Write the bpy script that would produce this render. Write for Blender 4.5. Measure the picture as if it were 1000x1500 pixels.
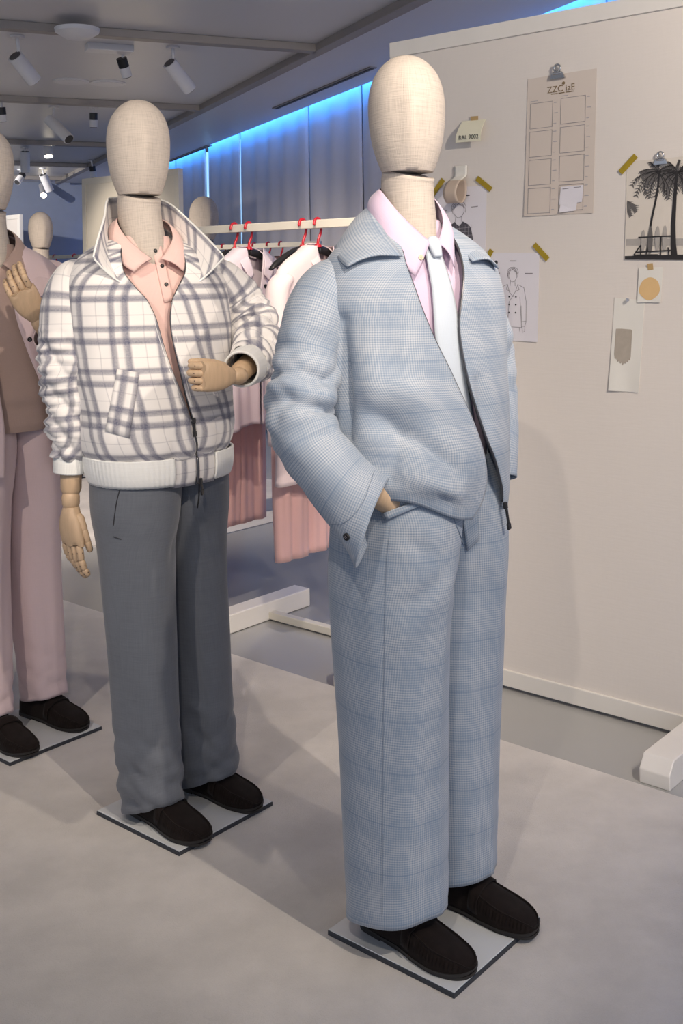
import bpy, bmesh, math, random
import numpy as np
from mathutils import Vector, Matrix
from mathutils.bvhtree import BVHTree

random.seed(7); RNG = np.random.RandomState(5)
for o in list(bpy.data.objects): bpy.data.objects.remove(o)
scn = bpy.context.scene
COL = scn.collection

# ------------------------------------------------------------------ camera
CH = 1.43; FPX = 1600.0; U0, V0 = 500.0, 402.0; ROLL = 0.0147
cd = bpy.data.cameras.new('camera'); cam = bpy.data.objects.new('camera', cd); COL.objects.link(cam)
cd.sensor_fit = 'VERTICAL'; cd.sensor_height = 36; cd.sensor_width = 24; cd.lens = FPX / 1500 * 36
cd.shift_x = 0; cd.shift_y = -(750 - V0) / 1500
cd.clip_start = .05; cd.clip_end = 100
cam.matrix_world = Matrix.Translation((0, 0, CH)) @ Matrix.Rotation(math.pi / 2, 4, 'X') @ Matrix.Rotation(-ROLL, 4, 'Z')
scn.camera = cam
scn.view_settings.view_transform = 'Standard'; scn.view_settings.look = 'None'
scn.view_settings.gamma = 1; scn.view_settings.use_curve_mapping = False
scn.view_settings.exposure = 0.15

# ------------------------------------------------------------------ light
w = bpy.data.worlds.new('world'); scn.world = w; w.use_nodes = True
bg = w.node_tree.nodes['Background']; bg.inputs[0].default_value = (.74, .82, 1.0, 1); bg.inputs[1].default_value = .84

def spot_lamp(name, loc, target, power, angle=60, blend=.6, color=(1, .85, .70), size=.05, parent=None):
    l = bpy.data.lights.new(name, 'SPOT'); l.energy = power; l.spot_size = math.radians(angle); l.spot_blend = blend
    l.color = color; l.shadow_soft_size = size
    o = bpy.data.objects.new(name, l); COL.objects.link(o)
    d = Vector(target) - Vector(loc)
    o.rotation_euler = d.to_track_quat('-Z', 'Y').to_euler(); o.location = loc
    return o

def px(u, v, Y):                       # point seen at a pixel at depth Y
    a = (u - U0) / FPX; b = -(v - V0) / FPX; c, s = math.cos(ROLL), math.sin(ROLL)
    return np.array([Y * (a * c + b * s), Y, CH + Y * (-a * s + b * c)])
def ray(u, v): return px(u, v, 1.0) - np.array([0, 0, CH])
def onz(u, v, z):
    d = ray(u, v); return np.array([0, 0, CH]) + d * ((z - CH) / d[2])
def onplane(u, v, p, n):
    o = np.array([0, 0, CH]); d = ray(u, v); n = np.array(n)
    return o + d * (np.dot(np.array(p) - o, n) / np.dot(d, n))

TH = math.radians(49.5)               # the display grid: local x runs this way
EX = np.array([math.cos(TH), math.sin(TH), 0]); EY = np.array([-math.sin(TH), math.cos(TH), 0])
CEIL = 2.75

# ------------------------------------------------------------------ materials
def nt_new(name):
    m = bpy.data.materials.new(name); m.use_nodes = True
    return m, m.node_tree, m.node_tree.nodes['Principled BSDF']
def nd(nt, t, **k):
    n = nt.nodes.new(t)
    for a, b in k.items(): setattr(n, a, b)
    return n
def mathn(nt, op, a, b=None, c=None):
    n = nd(nt, 'ShaderNodeMath', operation=op)
    for i, x in enumerate((a, b, c)):
        if x is None: continue
        if isinstance(x, (int, float)): n.inputs[i].default_value = x
        else: nt.links.new(x, n.inputs[i])
    return n.outputs[0]
def mixc(nt, f, a, b):
    n = nd(nt, 'ShaderNodeMix', data_type='RGBA')
    for i, x in ((0, f), (6, a), (7, b)):
        if isinstance(x, (int, float)): n.inputs[i].default_value = x
        elif isinstance(x, tuple): n.inputs[i].default_value = (*x, 1) if len(x) == 3 else x
        else: nt.links.new(x, n.inputs[i])
    return n.outputs[2]
def noise(nt, vec, scale, detail=3, rough=.55):
    n = nd(nt, 'ShaderNodeTexNoise'); n.inputs['Scale'].default_value = scale; n.inputs['Detail'].default_value = detail
    n.inputs['Roughness'].default_value = rough
    if vec is not None: nt.links.new(vec, n.inputs['Vector'])
    return n.outputs['Fac']
def ramp(nt, f, stops):
    n = nd(nt, 'ShaderNodeValToRGB'); e = n.color_ramp.elements
    while len(e) < len(stops): e.new(.5)
    for el, (p, c) in zip(e, stops):
        el.position = p; el.color = (c, c, c, 1) if isinstance(c, (int, float)) else (*c, 1)
    nt.links.new(f, n.inputs[0]); return n.outputs[0]
def bump(nt, b, h, strength=.2, dist=.002):
    n = nd(nt, 'ShaderNodeBump'); n.inputs['Strength'].default_value = strength; n.inputs['Distance'].default_value = dist
    nt.links.new(h, n.inputs['Height']); nt.links.new(n.outputs[0], b.inputs['Normal'])
def objco(nt): return nd(nt, 'ShaderNodeTexCoord').outputs['Object']
def uvco(nt): return nd(nt, 'ShaderNodeTexCoord').outputs['UV']

def plain(name, col, rough=.5, metal=0, emit=None, estr=0, vary=.06, scale=8, spec=.5):
    m, nt, b = nt_new(name)
    v = noise(nt, objco(nt), scale)
    f = mathn(nt, 'MULTIPLY_ADD', v, vary * 2, 1 - vary)
    hs = nd(nt, 'ShaderNodeHueSaturation'); hs.inputs['Color'].default_value = (*col, 1); nt.links.new(f, hs.inputs['Value'])
    nt.links.new(hs.outputs[0], b.inputs['Base Color'])
    b.inputs['Roughness'].default_value = rough; b.inputs['Metallic'].default_value = metal
    b.inputs['Specular IOR Level'].default_value = spec
    if emit: b.inputs['Emission Color'].default_value = (*emit, 1); b.inputs['Emission Strength'].default_value = estr
    return m
def fabric(name, col, rough=.85, weave=900, contrast=.10, slub=0.06, sheen=.25):
    """woven cloth: thread lines along both uv axes plus slubs"""
    m, nt, b = nt_new(name); uv = uvco(nt)
    sp = nd(nt, 'ShaderNodeSeparateXYZ'); nt.links.new(uv, sp.inputs[0])
    def slubs(sx, sy):
        mp = nd(nt, 'ShaderNodeMapping'); mp.inputs['Scale'].default_value = (sx, sy, 1); nt.links.new(uv, mp.inputs[0])
        return noise(nt, mp.outputs[0], 1, 3)
    a = slubs(weave * .5, 14); c = slubs(14, weave * .5)
    s = mathn(nt, 'ADD', a, c)
    big = noise(nt, uv, 9, 3)
    f = mathn(nt, 'MULTIPLY_ADD', s, contrast, 1 - contrast)
    f = mathn(nt, 'MULTIPLY_ADD', big, slub, f)
    hs = nd(nt, 'ShaderNodeHueSaturation'); hs.inputs['Color'].default_value = (*col, 1); nt.links.new(f, hs.inputs['Value'])
    nt.links.new(hs.outputs[0], b.inputs['Base Color']); b.inputs['Roughness'].default_value = rough
    b.inputs['Sheen Weight'].default_value = sheen; b.inputs['Specular IOR Level'].default_value = .2
    bump(nt, b, s, .25, .0012)
    return m
def plaid(name):
    m, nt, b = nt_new(name); uv = uvco(nt)
    sp = nd(nt, 'ShaderNodeSeparateXYZ'); nt.links.new(uv, sp.inputs[0])
    st = [(0, 0), (.10, 0), (.16, .74), (.25, .60), (.31, .05), (.40, .0), (.44, .52), (.53, .72), (.58, .08), (.62, 0),
          (.795, .0), (.805, .22), (.82, .22), (.83, 0), (1, 0)]
    ds = []
    for i, per in ((0, .118), (1, .110)):
        f = mathn(nt, 'FRACT', mathn(nt, 'MULTIPLY_ADD', sp.outputs[i], 1 / per, 7.3))
        ds.append(ramp(nt, f, st))
    inv = mathn(nt, 'MULTIPLY', mathn(nt, 'SUBTRACT', 1, ds[0]), mathn(nt, 'SUBTRACT', 1, ds[1]))
    n1 = noise(nt, uv, 220, 2)
    d = mathn(nt, 'MULTIPLY', mathn(nt, 'SUBTRACT', 1, inv), mathn(nt, 'MULTIPLY_ADD', n1, .5, .75))
    c = mixc(nt, d, (.80, .77, .74), (.10, .105, .165))
    nt.links.new(c, b.inputs['Base Color']); b.inputs['Roughness'].default_value = .9; b.inputs['Specular IOR Level'].default_value = .15
    b.inputs['Sheen Weight'].default_value = .3
    bump(nt, b, noise(nt, uv, 700, 2), .15, .001)
    return m
def glen(name):
    m, nt, b = nt_new(name); uv = uvco(nt)
    sp = nd(nt, 'ShaderNodeSeparateXYZ'); nt.links.new(uv, sp.inputs[0])
    fine, mask = [], []
    for i, per in ((0, .094), (1, .108)):
        x = sp.outputs[i]
        fr = mathn(nt, 'FRACT', mathn(nt, 'MULTIPLY_ADD', x, 1 / per, 5.2))
        mask.append(ramp(nt, fr, [(0, .58), (.42, .58), (.50, 1), (.92, 1), (1, .58)]))
        s = mathn(nt, 'SINE', mathn(nt, 'MULTIPLY', x, 2 * math.pi / .0052))
        fine.append(mathn(nt, 'MULTIPLY_ADD', s, .5, .5))
    # over-plaid thin line
    fr = mathn(nt, 'FRACT', mathn(nt, 'MULTIPLY_ADD', sp.outputs[1], 1 / .108, 5.2 + .2))
    thin = ramp(nt, fr, [(0, 0), (.48, 0), (.5, .35), (.52, 0), (1, 0)])
    a = mathn(nt, 'MULTIPLY', fine[0], mask[0]); c = mathn(nt, 'MULTIPLY', fine[1], mask[1])
    light = mathn(nt, 'MULTIPLY', mathn(nt, 'ADD', a, c), .5)
    n1 = noise(nt, uv, 260, 2)
    light = mathn(nt, 'ADD', light, mathn(nt, 'MULTIPLY_ADD', n1, .3, -.15))
    light = mathn(nt, 'SUBTRACT', light, thin)
    col = mixc(nt, light, (.20, .265, .355), (.51, .535, .57))
    nt.links.new(col, b.inputs['Base Color']); b.inputs['Roughness'].default_value = .75; b.inputs['Specular IOR Level'].default_value = .25
    b.inputs['Sheen Weight'].default_value = .2
    bump(nt, b, light, .2, .0008)
    return m
def linen_head(name, col):
    m, nt, b = nt_new(name); uv = uvco(nt)
    def lines(sx, sy):
        mp = nd(nt, 'ShaderNodeMapping'); mp.inputs['Scale'].default_value = (sx, sy, 1); nt.links.new(uv, mp.inputs[0])
        return noise(nt, mp.outputs[0], 1, 2)
    s = mathn(nt, 'ADD', lines(420, 18), lines(18, 420))
    c = mixc(nt, mathn(nt, 'MULTIPLY', s, .9), tuple(x * .52 for x in col), tuple(min(1, x * 1.22) for x in col))
    nt.links.new(c, b.inputs['Base Color']); b.inputs['Roughness'].default_value = .8; b.inputs['Specular IOR Level'].default_value = .25
    bump(nt, b, s, .5, .0016)
    return m
def wood(name, col):
    m, nt, b = nt_new(name); o = objco(nt)
    mp = nd(nt, 'ShaderNodeMapping'); mp.inputs['Scale'].default_value = (60, 60, 5); nt.links.new(o, mp.inputs[0])
    g = noise(nt, mp.outputs[0], 2, 4)
    c = mixc(nt, g, tuple(x * .78 for x in col), tuple(min(1, x * 1.15) for x in col))
    nt.links.new(c, b.inputs['Base Color']); b.inputs['Roughness'].default_value = .5
    return m
def suede(name, col):
    m, nt, b = nt_new(name); o = objco(nt)
    g = noise(nt, o, 60, 4)
    c = mixc(nt, g, tuple(x * .5 for x in col), tuple(x * 1.5 for x in col))
    nt.links.new(c, b.inputs['Base Color']); b.inputs['Roughness'].default_value = .9; b.inputs['Sheen Weight'].default_value = .05
    b.inputs['Specular IOR Level'].default_value = .15
    bump(nt, b, noise(nt, o, 900, 2), .3, .0008)
    return m
def carpet_mat(name):
    m, nt, b = nt_new(name); o = objco(nt)
    a = noise(nt, o, 1.6, 4, .6); c = noise(nt, o, 7, 4, .6); f = noise(nt, o, 420, 2)
    s = mathn(nt, 'ADD', mathn(nt, 'MULTIPLY', a, .62), mathn(nt, 'MULTIPLY', c, .38))
    s = ramp(nt, s, [(.40, 0), (.60, 1)])
    s = mathn(nt, 'ADD', mathn(nt, 'MULTIPLY', s, .8), mathn(nt, 'MULTIPLY', f, .35))
    col = mixc(nt, s, (.54, .51, .48), (.70, .66, .62))
    nt.links.new(col, b.inputs['Base Color']); b.inputs['Roughness'].default_value = .95; b.inputs['Sheen Weight'].default_value = .3
    b.inputs['Specular IOR Level'].default_value = .1
    bump(nt, b, f, .6, .003)
    return m
def floor_mat(name):
    m, nt, b = nt_new(name); o = objco(nt)
    a = noise(nt, o, 1.2, 3)
    col = mixc(nt, a, (.36, .36, .355), (.44, .44, .43))
    nt.links.new(col, b.inputs['Base Color']); b.inputs['Roughness'].default_value = .27; b.inputs['Specular IOR Level'].default_value = .55
    return m
def ceil_mat(name):
    m, nt, b = nt_new(name); o = objco(nt)
    a = noise(nt, o, .8, 3)
    col = mixc(nt, a, (.60, .60, .62), (.66, .66, .68))
    nt.links.new(col, b.inputs['Base Color']); b.inputs['Roughness'].default_value = .38; b.inputs['Metallic'].default_value = .1
    b.inputs['Specular IOR Level'].default_value = .6
    return m
MT = dict(
    linen=linen_head('linen_cloth', (.47, .415, .36)),
    wood=wood('beech_wood', (.58, .41, .26)), pin=plain('dark_pin', (.08, .05, .04), .4),
    white=plain('white_lacquer', (.80, .77, .72), .4), cream=plain('cream_lacquer', (.76, .72, .62), .45),
    board=fabric('board_cloth', (.76, .71, .66), weave=300, contrast=.03, slub=.02, sheen=.05),
    cboard=fabric('cream_board_cloth', (.78, .73, .62), weave=300, contrast=.03, slub=.02, sheen=.05),
    plaid=plaid('plaid_cloth'), glen=glen('glen_check_cloth'),
    rib=fabric('rib_knit', (.80, .80, .77), weave=500, contrast=.12),
    pinkpolo=fabric('pink_knit', (.76, .53, .48), weave=600, contrast=.08),
    lilac=fabric('lilac_poplin', (.66, .52, .66), weave=1400, contrast=.03, slub=.02),
    tie=fabric('ice_blue_silk', (.55, .61, .68), rough=.55, weave=1400, contrast=.03, slub=.02),
    greylinen=fabric('grey_linen', (.12, .13, .15), weave=800, contrast=.35, slub=.25),
    pinklinen=fabric('pale_pink_twill', (.66, .52, .53), weave=900, contrast=.07),
    pinkjacket=fabric('dusty_pink_twill', (.62, .49, .50), weave=900, contrast=.06),
    taupe=fabric('taupe_knit', (.40, .29, .25), weave=700, contrast=.08),
    rose=fabric('rose_cotton', (.76, .47, .44), weave=900, contrast=.06),
    palelilac=fabric('pale_lilac_cotton', (.72, .63, .69), weave=900, contrast=.06),
    palepink=fabric('pale_pink_cotton', (.78, .64, .65), weave=900, contrast=.06),
    brown=fabric('brown_cotton', (.22, .10, .07)), skyblue=fabric('sky_blue_cotton', (.45, .55, .72)),
    offwhite=fabric('off_white_cotton', (.72, .70, .68), weave=900), navy=plain('navy_lining', (.02, .03, .12), .6),
    sock=fabric('grey_sock', (.30, .32, .36)),
    suede=suede('dark_brown_suede', (.012, .008, .007)), sole=plain('black_rubber', (.015, .013, .012), .55),
    black=plain('black_plastic', (.015, .015, .017), .4), metal=plain('zip_metal', (.12, .12, .13), .35, .8),
    chrome=plain('chrome', (.6, .6, .6), .2, 1), red=plain('red_plastic', (.55, .015, .03), .3),
    plate=plain('plate_white', (.66, .68, .69), .35), plate_edge=plain('plate_dark_edge', (.03, .035, .045), .5),
    carpet=carpet_mat('carpet_pile'), floor=floor_mat('resin_floor'), ceil=ceil_mat('satin_ceiling'),
    beam=plain('ceiling_trim', (.30, .28, .27), .45, .3), slot=plain('slot_dark', (.03, .03, .035), .6),
    spotwhite=plain('spot_white', (.72, .72, .74), .4), blind=fabric('blind_cloth', (.74, .72, .76), weave=200, contrast=.04, sheen=.1),
    endwall=plain('blue_grey_wall', (.24, .28, .38), .8), wallw=plain('wall_paint', (.45, .46, .52), .8),
    glass_lit=plain('lit_pane', (.5, .7, .9), .2, emit=(.35, .66, 1), estr=.9),
    lamp=plain('lamp_lens', (1, .95, .85), .3, emit=(1, .86, .62), estr=30),
    paper=plain('white_paper', (.78, .76, .81), .75, vary=.02), tracing=plain('tracing_paper', (.68, .60, .53), .7, vary=.03),
    creamcard=plain('cream_card', (.82, .79, .62), .55, vary=.02), beigecard=plain('beige_swatch', (.55, .45, .37), .6, vary=.03),
    whitecard=plain('white_card', (.80, .78, .72), .6, vary=.02), tape=plain('gold_tape', (.38, .27, .015), .5, vary=.15, scale=40),
    tapetan=plain('tan_tape', (.50, .34, .15), .6), ink=plain('print_ink', (.03, .03, .035), .7), greyink=plain('grey_ink', (.28, .26, .28), .7),
    lightink=plain('light_ink', (.42, .40, .43), .7), brownink=plain('brown_ink', (.24, .17, .09), .7),
    orange=plain('apricot_paint', (.74, .50, .24), .7), taupepaint=plain('taupe_paint', (.43, .38, .32), .7, vary=.12, scale=60),
    photo_light=plain('photo_light', (.72, .66, .58), .5, vary=.05), photo_dark=plain('photo_dark', (.025, .022, .022), .5),
    photo_mid=plain('photo_mid', (.14, .13, .125), .5, vary=.3, scale=40), photo_grey=plain('photo_grey', (.42, .39, .36), .5, vary=.2, scale=30),
    checkink=plain('check_print', (.085, .08, .10), .7, vary=.2, scale=60),
    seam=plain('seam_thread', (.22, .27, .35), .8), gold=plain('shell_button', (.62, .50, .34), .3),
)

# ------------------------------------------------------------------ mesh helpers
class MB:
    """collects faces (with material slots and uvs) for one mesh object"""
    def __init__(s): s.v = []; s.f = []; s.mi = []; s.uv = []
    def add(s, v, f, mi=0, uv=None):
        b = len(s.v); s.v += [tuple(map(float, p)) for p in v]
        for k, q in enumerate(f):
            s.f.append(tuple(int(i) + b for i in q)); s.mi.append(mi)
            s.uv.append(uv[k] if uv is not None else None)
        return s
    def box(s, c, size, mi=0, rz=0, bev=0, mat=None):
        x, y, z = [d / 2 for d in size]
        pts = [(sx * x, sy * y, sz * z) for sz in (-1, 1) for sy in (-1, 1) for sx in (-1, 1)]
        if mat is None:
            ca, sa = math.cos(rz), math.sin(rz)
            pts = [(c[0] + p[0] * ca - p[1] * sa, c[1] + p[0] * sa + p[1] * ca, c[2] + p[2]) for p in pts]
        else: pts = [tuple(mat @ Vector(p) + Vector(c)) for p in pts]
        return s.add(pts, [(0, 2, 3, 1), (4, 5, 7, 6), (0, 1, 5, 4), (2, 6, 7, 3), (0, 4, 6, 2), (1, 3, 7, 5)], mi)
    def prism(s, poly, h0, h1, mi=0, fn=None):
        n = len(poly); fn = fn or (lambda x, y, z: (x, y, z))
        v = [fn(x, y, h0) for x, y in poly] + [fn(x, y, h1) for x, y in poly]
        f = [tuple(range(n))[::-1], tuple(range(n, 2 * n))] + [(i, (i + 1) % n, n + (i + 1) % n, n + i) for i in range(n)]
        return s.add(v, f, mi)
    def cyl(s, p0, p1, r0, r1=None, n=16, mi=0, caps=True):
        r1 = r0 if r1 is None else r1
        p0, p1 = Vector(p0), Vector(p1); d = (p1 - p0).normalized(); a = d.orthogonal().normalized(); b = d.cross(a)
        v = []
        for p, r in ((p0, r0), (p1, r1)):
            v += [tuple(p + (a * math.cos(2 * math.pi * i / n) + b * math.sin(2 * math.pi * i / n)) * r) for i in range(n)]
        f = [(i, (i + 1) % n, n + (i + 1) % n, n + i) for i in range(n)]
        if caps: f += [tuple(range(n))[::-1], tuple(range(n, 2 * n))]
        return s.add(v, f, mi)
    def capsule(s, p0, p1, r0, r1, n=10, mi=0, flat=1.0, side=None):
        """rounded tapered rod, optionally flattened"""
        p0, p1 = Vector(p0), Vector(p1); d = (p1 - p0); L = d.length; d.normalize()
        a = (Vector(side) - d * d.dot(Vector(side))).normalized() if side is not None else d.orthogonal().normalized()
        b = d.cross(a); v = []; rows = 0
        for t, k in ((-.9, .25), (-.6, .75), (0, 1), (None, None), (0, 1), (.6, .75), (.9, .25)):
            if t is None: continue
            base, r = (p0, r0) if rows < 3 else (p1, r1)
            c = base + d * (t * r)
            v += [tuple(c + (a * math.cos(2 * math.pi * i / n) + b * (math.sin(2 * math.pi * i / n) * flat)) * r * k) for i in range(n)]
            rows += 1
        f = []
        for j in range(rows - 1):
            f += [(j * n + i, j * n + (i + 1) % n, (j + 1) * n + (i + 1) % n, (j + 1) * n + i) for i in range(n)]
        f += [tuple(range(n))[::-1], tuple(range((rows - 1) * n, rows * n))]
        return s.add(v, f, mi)
    def grid(s, P, UV=None, closed=False, mi=0, cap0=False, cap1=False):
        R, C = P.shape[:2]; v = P.reshape(-1, 3); f = []; uv = []
        for j in range(R - 1):
            for i in range(C if closed else C - 1):
                k = (i + 1) % C
                f.append((j * C + i, j * C + k, (j + 1) * C + k, (j + 1) * C + i))
                if UV is not None:
                    k2 = i + 1
                    uv.append((UV[j, i], UV[j, k2], UV[j + 1, k2], UV[j + 1, i]))
                else: uv.append(None)
        if cap0: f.append(tuple(range(C))[::-1]); uv.append(None)
        if cap1: f.append(tuple(range((R - 1) * C, R * C))); uv.append(None)
        return s.add(v, f, mi, uv)
    def build(s, name, mats, parent=None, smooth=True, solid=0, off=-1, auto=None, bev=0):
        me = bpy.data.meshes.new(name); me.from_pydata(s.v, [], s.f); me.update()
        for m in (mats if isinstance(mats, (list, tuple)) else [mats]): me.materials.append(MT[m] if isinstance(m, str) else m)
        if len(set(s.mi)) > 1: me.polygons.foreach_set('material_index', s.mi)
        if any(u is not None for u in s.uv):
            lay = me.uv_layers.new(name='UVMap').data; k = 0
            for u, f in zip(s.uv, s.f):
                for q in range(len(f)):
                    if u is not None: lay[k].uv = (float(u[q][0]), float(u[q][1]))
                    k += 1
        bm = bmesh.new(); bm.from_mesh(me); bmesh.ops.recalc_face_normals(bm, faces=bm.faces) if not solid else None
        bm.to_mesh(me); bm.free()
        o = bpy.data.objects.new(name, me); COL.objects.link(o)
        if parent is not None: o.parent = parent
        if bev:
            b = o.modifiers.new('bevel', 'BEVEL'); b.width = bev; b.segments = 2; b.limit_method = 'ANGLE'; b.angle_limit = math.radians(40)
        if smooth:
            me.polygons.foreach_set('use_smooth', [True] * len(me.polygons))
            if auto:
                bm = bmesh.new(); bm.from_mesh(me)
                for e in bm.edges:
                    if len(e.link_faces) == 2 and e.calc_face_angle(0) > math.radians(auto): e.smooth = False
                bm.to_mesh(me); bm.free()
        if solid:
            md = o.modifiers.new('solid', 'SOLIDIFY'); md.thickness = solid; md.offset = off
        return o
def boxo(name, c, size, mat, parent=None, rz=0, bev=.003): return MB().box(c, size, rz=rz).build(name, mat, parent, smooth=False, bev=bev)

def tag(o, label=None, cat=None, group=None, kind=None):
    for k, v in (('label', label), ('category', cat), ('group', group), ('kind', kind)):
        if v: o[k] = v
    return o
def thing(name, label, cat, loc=(0, 0, 0), rz=0, group=None):
    o = bpy.data.objects.new(name, None); COL.objects.link(o); o.empty_display_size = .1
    o.location = tuple(map(float, loc)); o.rotation_euler = (0, 0, rz)
    return tag(o, label, cat, group)

# ------------------------------------------------------------------ curves, lofts, folds
def cr(ctrl, n):
    """Catmull-Rom through control rows, n samples even in chord length"""
    C = np.array(ctrl, float)
    d = np.r_[0, np.cumsum(np.maximum(np.linalg.norm(np.diff(C[:, :3], axis=0), axis=1), 1e-6))]
    t = np.linspace(0, d[-1], n); out = np.zeros((n, C.shape[1]))
    m = np.zeros_like(C)
    m[1:-1] = (C[2:] - C[:-2]) / (d[2:] - d[:-2])[:, None]; m[0] = (C[1] - C[0]) / (d[1] - d[0]); m[-1] = (C[-1] - C[-2]) / (d[-1] - d[-2])
    for q, x in enumerate(t):
        i = min(max(np.searchsorted(d, x, 'right') - 1, 0), len(C) - 2); h = d[i + 1] - d[i]; s = (x - d[i]) / h
        out[q] = (2*s**3 - 3*s**2 + 1) * C[i] + (s**3 - 2*s**2 + s) * h * m[i] + (-2*s**3 + 3*s**2) * C[i + 1] + (s**3 - s**2) * h * m[i + 1]
    return out
def interp(tab, z):
    tab = np.array(sorted(tab), float); return np.stack([np.interp(z, tab[:, 0], tab[:, k]) for k in range(1, tab.shape[1])], -1)
def smooth_tab(tab, z):
    """smooth (pchip like) interpolation of a table keyed by its first column"""
    T = np.array(sorted(tab), float); x = T[:, 0]; out = []
    for k in range(1, T.shape[1]):
        y = T[:, k]; h = np.diff(x); dl = np.diff(y) / h; m = np.zeros(len(x))
        m[0], m[-1] = dl[0], dl[-1]
        for i in range(1, len(x) - 1): m[i] = 0 if dl[i-1] * dl[i] <= 0 else 2 * dl[i-1] * dl[i] / (dl[i-1] + dl[i])
        zz = np.clip(z, x[0], x[-1]); i = np.clip(np.searchsorted(x, zz, 'right') - 1, 0, len(x) - 2); s = (zz - x[i]) / h[i]
        out.append((2*s**3 - 3*s**2 + 1) * y[i] + (s**3 - 2*s**2 + s) * h[i] * m[i] + (-2*s**3 + 3*s**2) * y[i+1] + (s**3 - s**2) * h[i] * m[i+1])
    return np.stack(out, -1)
def sgnp(x, e): return np.sign(x) * np.abs(x) ** e
def tube_grid(ctrl, rows, n, up=(0, 1, 0), e=1.0):
    """ctrl rows: x y z rx ry ; returns P(rows,n,3), T(along), theta, arc length"""
    S = cr(ctrl, rows); P = S[:, :3]; T = np.gradient(P, axis=0); T /= np.linalg.norm(T, axis=1)[:, None]
    A = np.zeros_like(P); a = np.array(up, float)
    for i in range(rows):
        a = a - T[i] * a.dot(T[i]); a /= np.linalg.norm(a); A[i] = a
    B = np.cross(T, A); th = np.linspace(0, 2 * math.pi, n, endpoint=False)
    c, s = sgnp(np.cos(th), e), sgnp(np.sin(th), e)
    G = P[:, None] + A[:, None] * (S[:, 3][:, None] * c)[..., None] + B[:, None] * (S[:, 4][:, None] * s)[..., None]
    L = np.r_[0, np.cumsum(np.linalg.norm(np.diff(P, axis=0), axis=1))]
    return G, th, L
def grid_normals(G, closed):
    if closed: du = np.roll(G, -1, 1) - np.roll(G, 1, 1)
    else: du = np.gradient(G, axis=1)
    dv = np.gradient(G, axis=0); N = np.cross(du, dv); N /= np.maximum(np.linalg.norm(N, axis=2), 1e-9)[..., None]
    return N
def outward(G, closed):
    N = grid_normals(G, closed); c = G.mean(axis=1, keepdims=True)
    if (N * (G - c)).sum() < 0: N = -N
    return N
def uv_of(G, closed, u0=None, flip=False):
    """metric uv: arc length round the middle row, and along"""
    R, C = G.shape[:2]
    du = np.linalg.norm(np.diff(np.concatenate([G, G[:, :1]], 1) if closed else G, axis=1), axis=2)
    U = np.concatenate([np.zeros((R, 1)), np.cumsum(du, 1)], 1)
    mid = U[:, U.shape[1] // 2][:, None] if u0 is None else U[:, [u0]]
    U = U - mid
    dv = np.linalg.norm(np.diff(G, axis=0), axis=2); V = np.concatenate([np.zeros((1, C)), np.cumsum(dv, 0)], 0)
    V = V.mean(1, keepdims=True).repeat(U.shape[1], 1)
    return np.stack([U, V], -1)
def puff(x): return np.abs(np.sin(x)) ** .8 - .55
def crumple(L, T, seed, f, n=6):
    """irregular cloth folds on a tube: each fold ring fades round the tube"""
    r = np.random.RandomState(seed); s = 0
    for i in range(n):
        ff = f * (.6 + .9 * r.rand()); a, b = r.uniform(-3, 3), r.uniform(-1.2, 1.2); t0, p1, p2, p3 = r.rand(4) * 6.28
        s = s + puff(L * ff + a * np.sin(T + p1) + b * np.sin(2 * T + p2) + p3) * (.5 + .5 * np.cos(T - t0)) ** 1.5
    return s * 1.6 / n ** .5
def swave(G, k, seed, n=5):
    r = np.random.RandomState(seed); s = 0
    for i in range(n):
        d = r.randn(3); d /= np.linalg.norm(d); s = s + np.sin(G @ (d * k * (0.6 + .9 * r.rand())) + r.rand() * 6.28)
    return s / n
def strokes(G, N, lst):
    """folds: each a 3D segment p0-p1 with width and height, pushed along the normal"""
    D = np.zeros(G.shape[:2])
    for p0, p1, wd, amp in lst:
        p0, p1 = np.array(p0, float), np.array(p1, float); d = p1 - p0; L2 = d @ d
        t = np.clip(((G - p0) @ d) / L2, 0, 1); q = p0 + t[..., None] * d
        dist = np.linalg.norm(G - q, axis=2); D += amp * np.exp(-(dist / wd) ** 2) * (.35 + .65 * np.sin(math.pi * np.clip(t, .06, .94)))
    return G + N * D[..., None]
def line_tube(pts, r, n=6):
    P = np.array(pts, float); c = np.concatenate([P, np.full((len(P), 2), r)], 1)
    G, _, _ = tube_grid(c, max(len(P), 2) if len(P) > 20 else max(12, len(P) * 3), n, up=(.31, .52, .79)); return G
def strip_between(e0, e1, rows, cols):
    """ruled surface between two edge curves"""
    a, b = cr(e0, cols), cr(e1, cols); t = np.linspace(0, 1, rows)[:, None, None]
    return a[None] * (1 - t) + b[None] * t

# ------------------------------------------------------------------ the setting
def struct(o): return tag(o, kind='structure')
# room grid of the ceiling and window wall (turned against the display grid)
CD = np.array([-.401, .916, 0]); DD = np.array([.916, .401, 0])
def along(p, d, s): return np.array(p, float) + np.array(d) * s
def slab(name, corners, z0, z1, mat, parent=None):
    return MB().prism([(c[0], c[1]) for c in corners], z0, z1).build(name, mat, parent, smooth=False)

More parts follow.
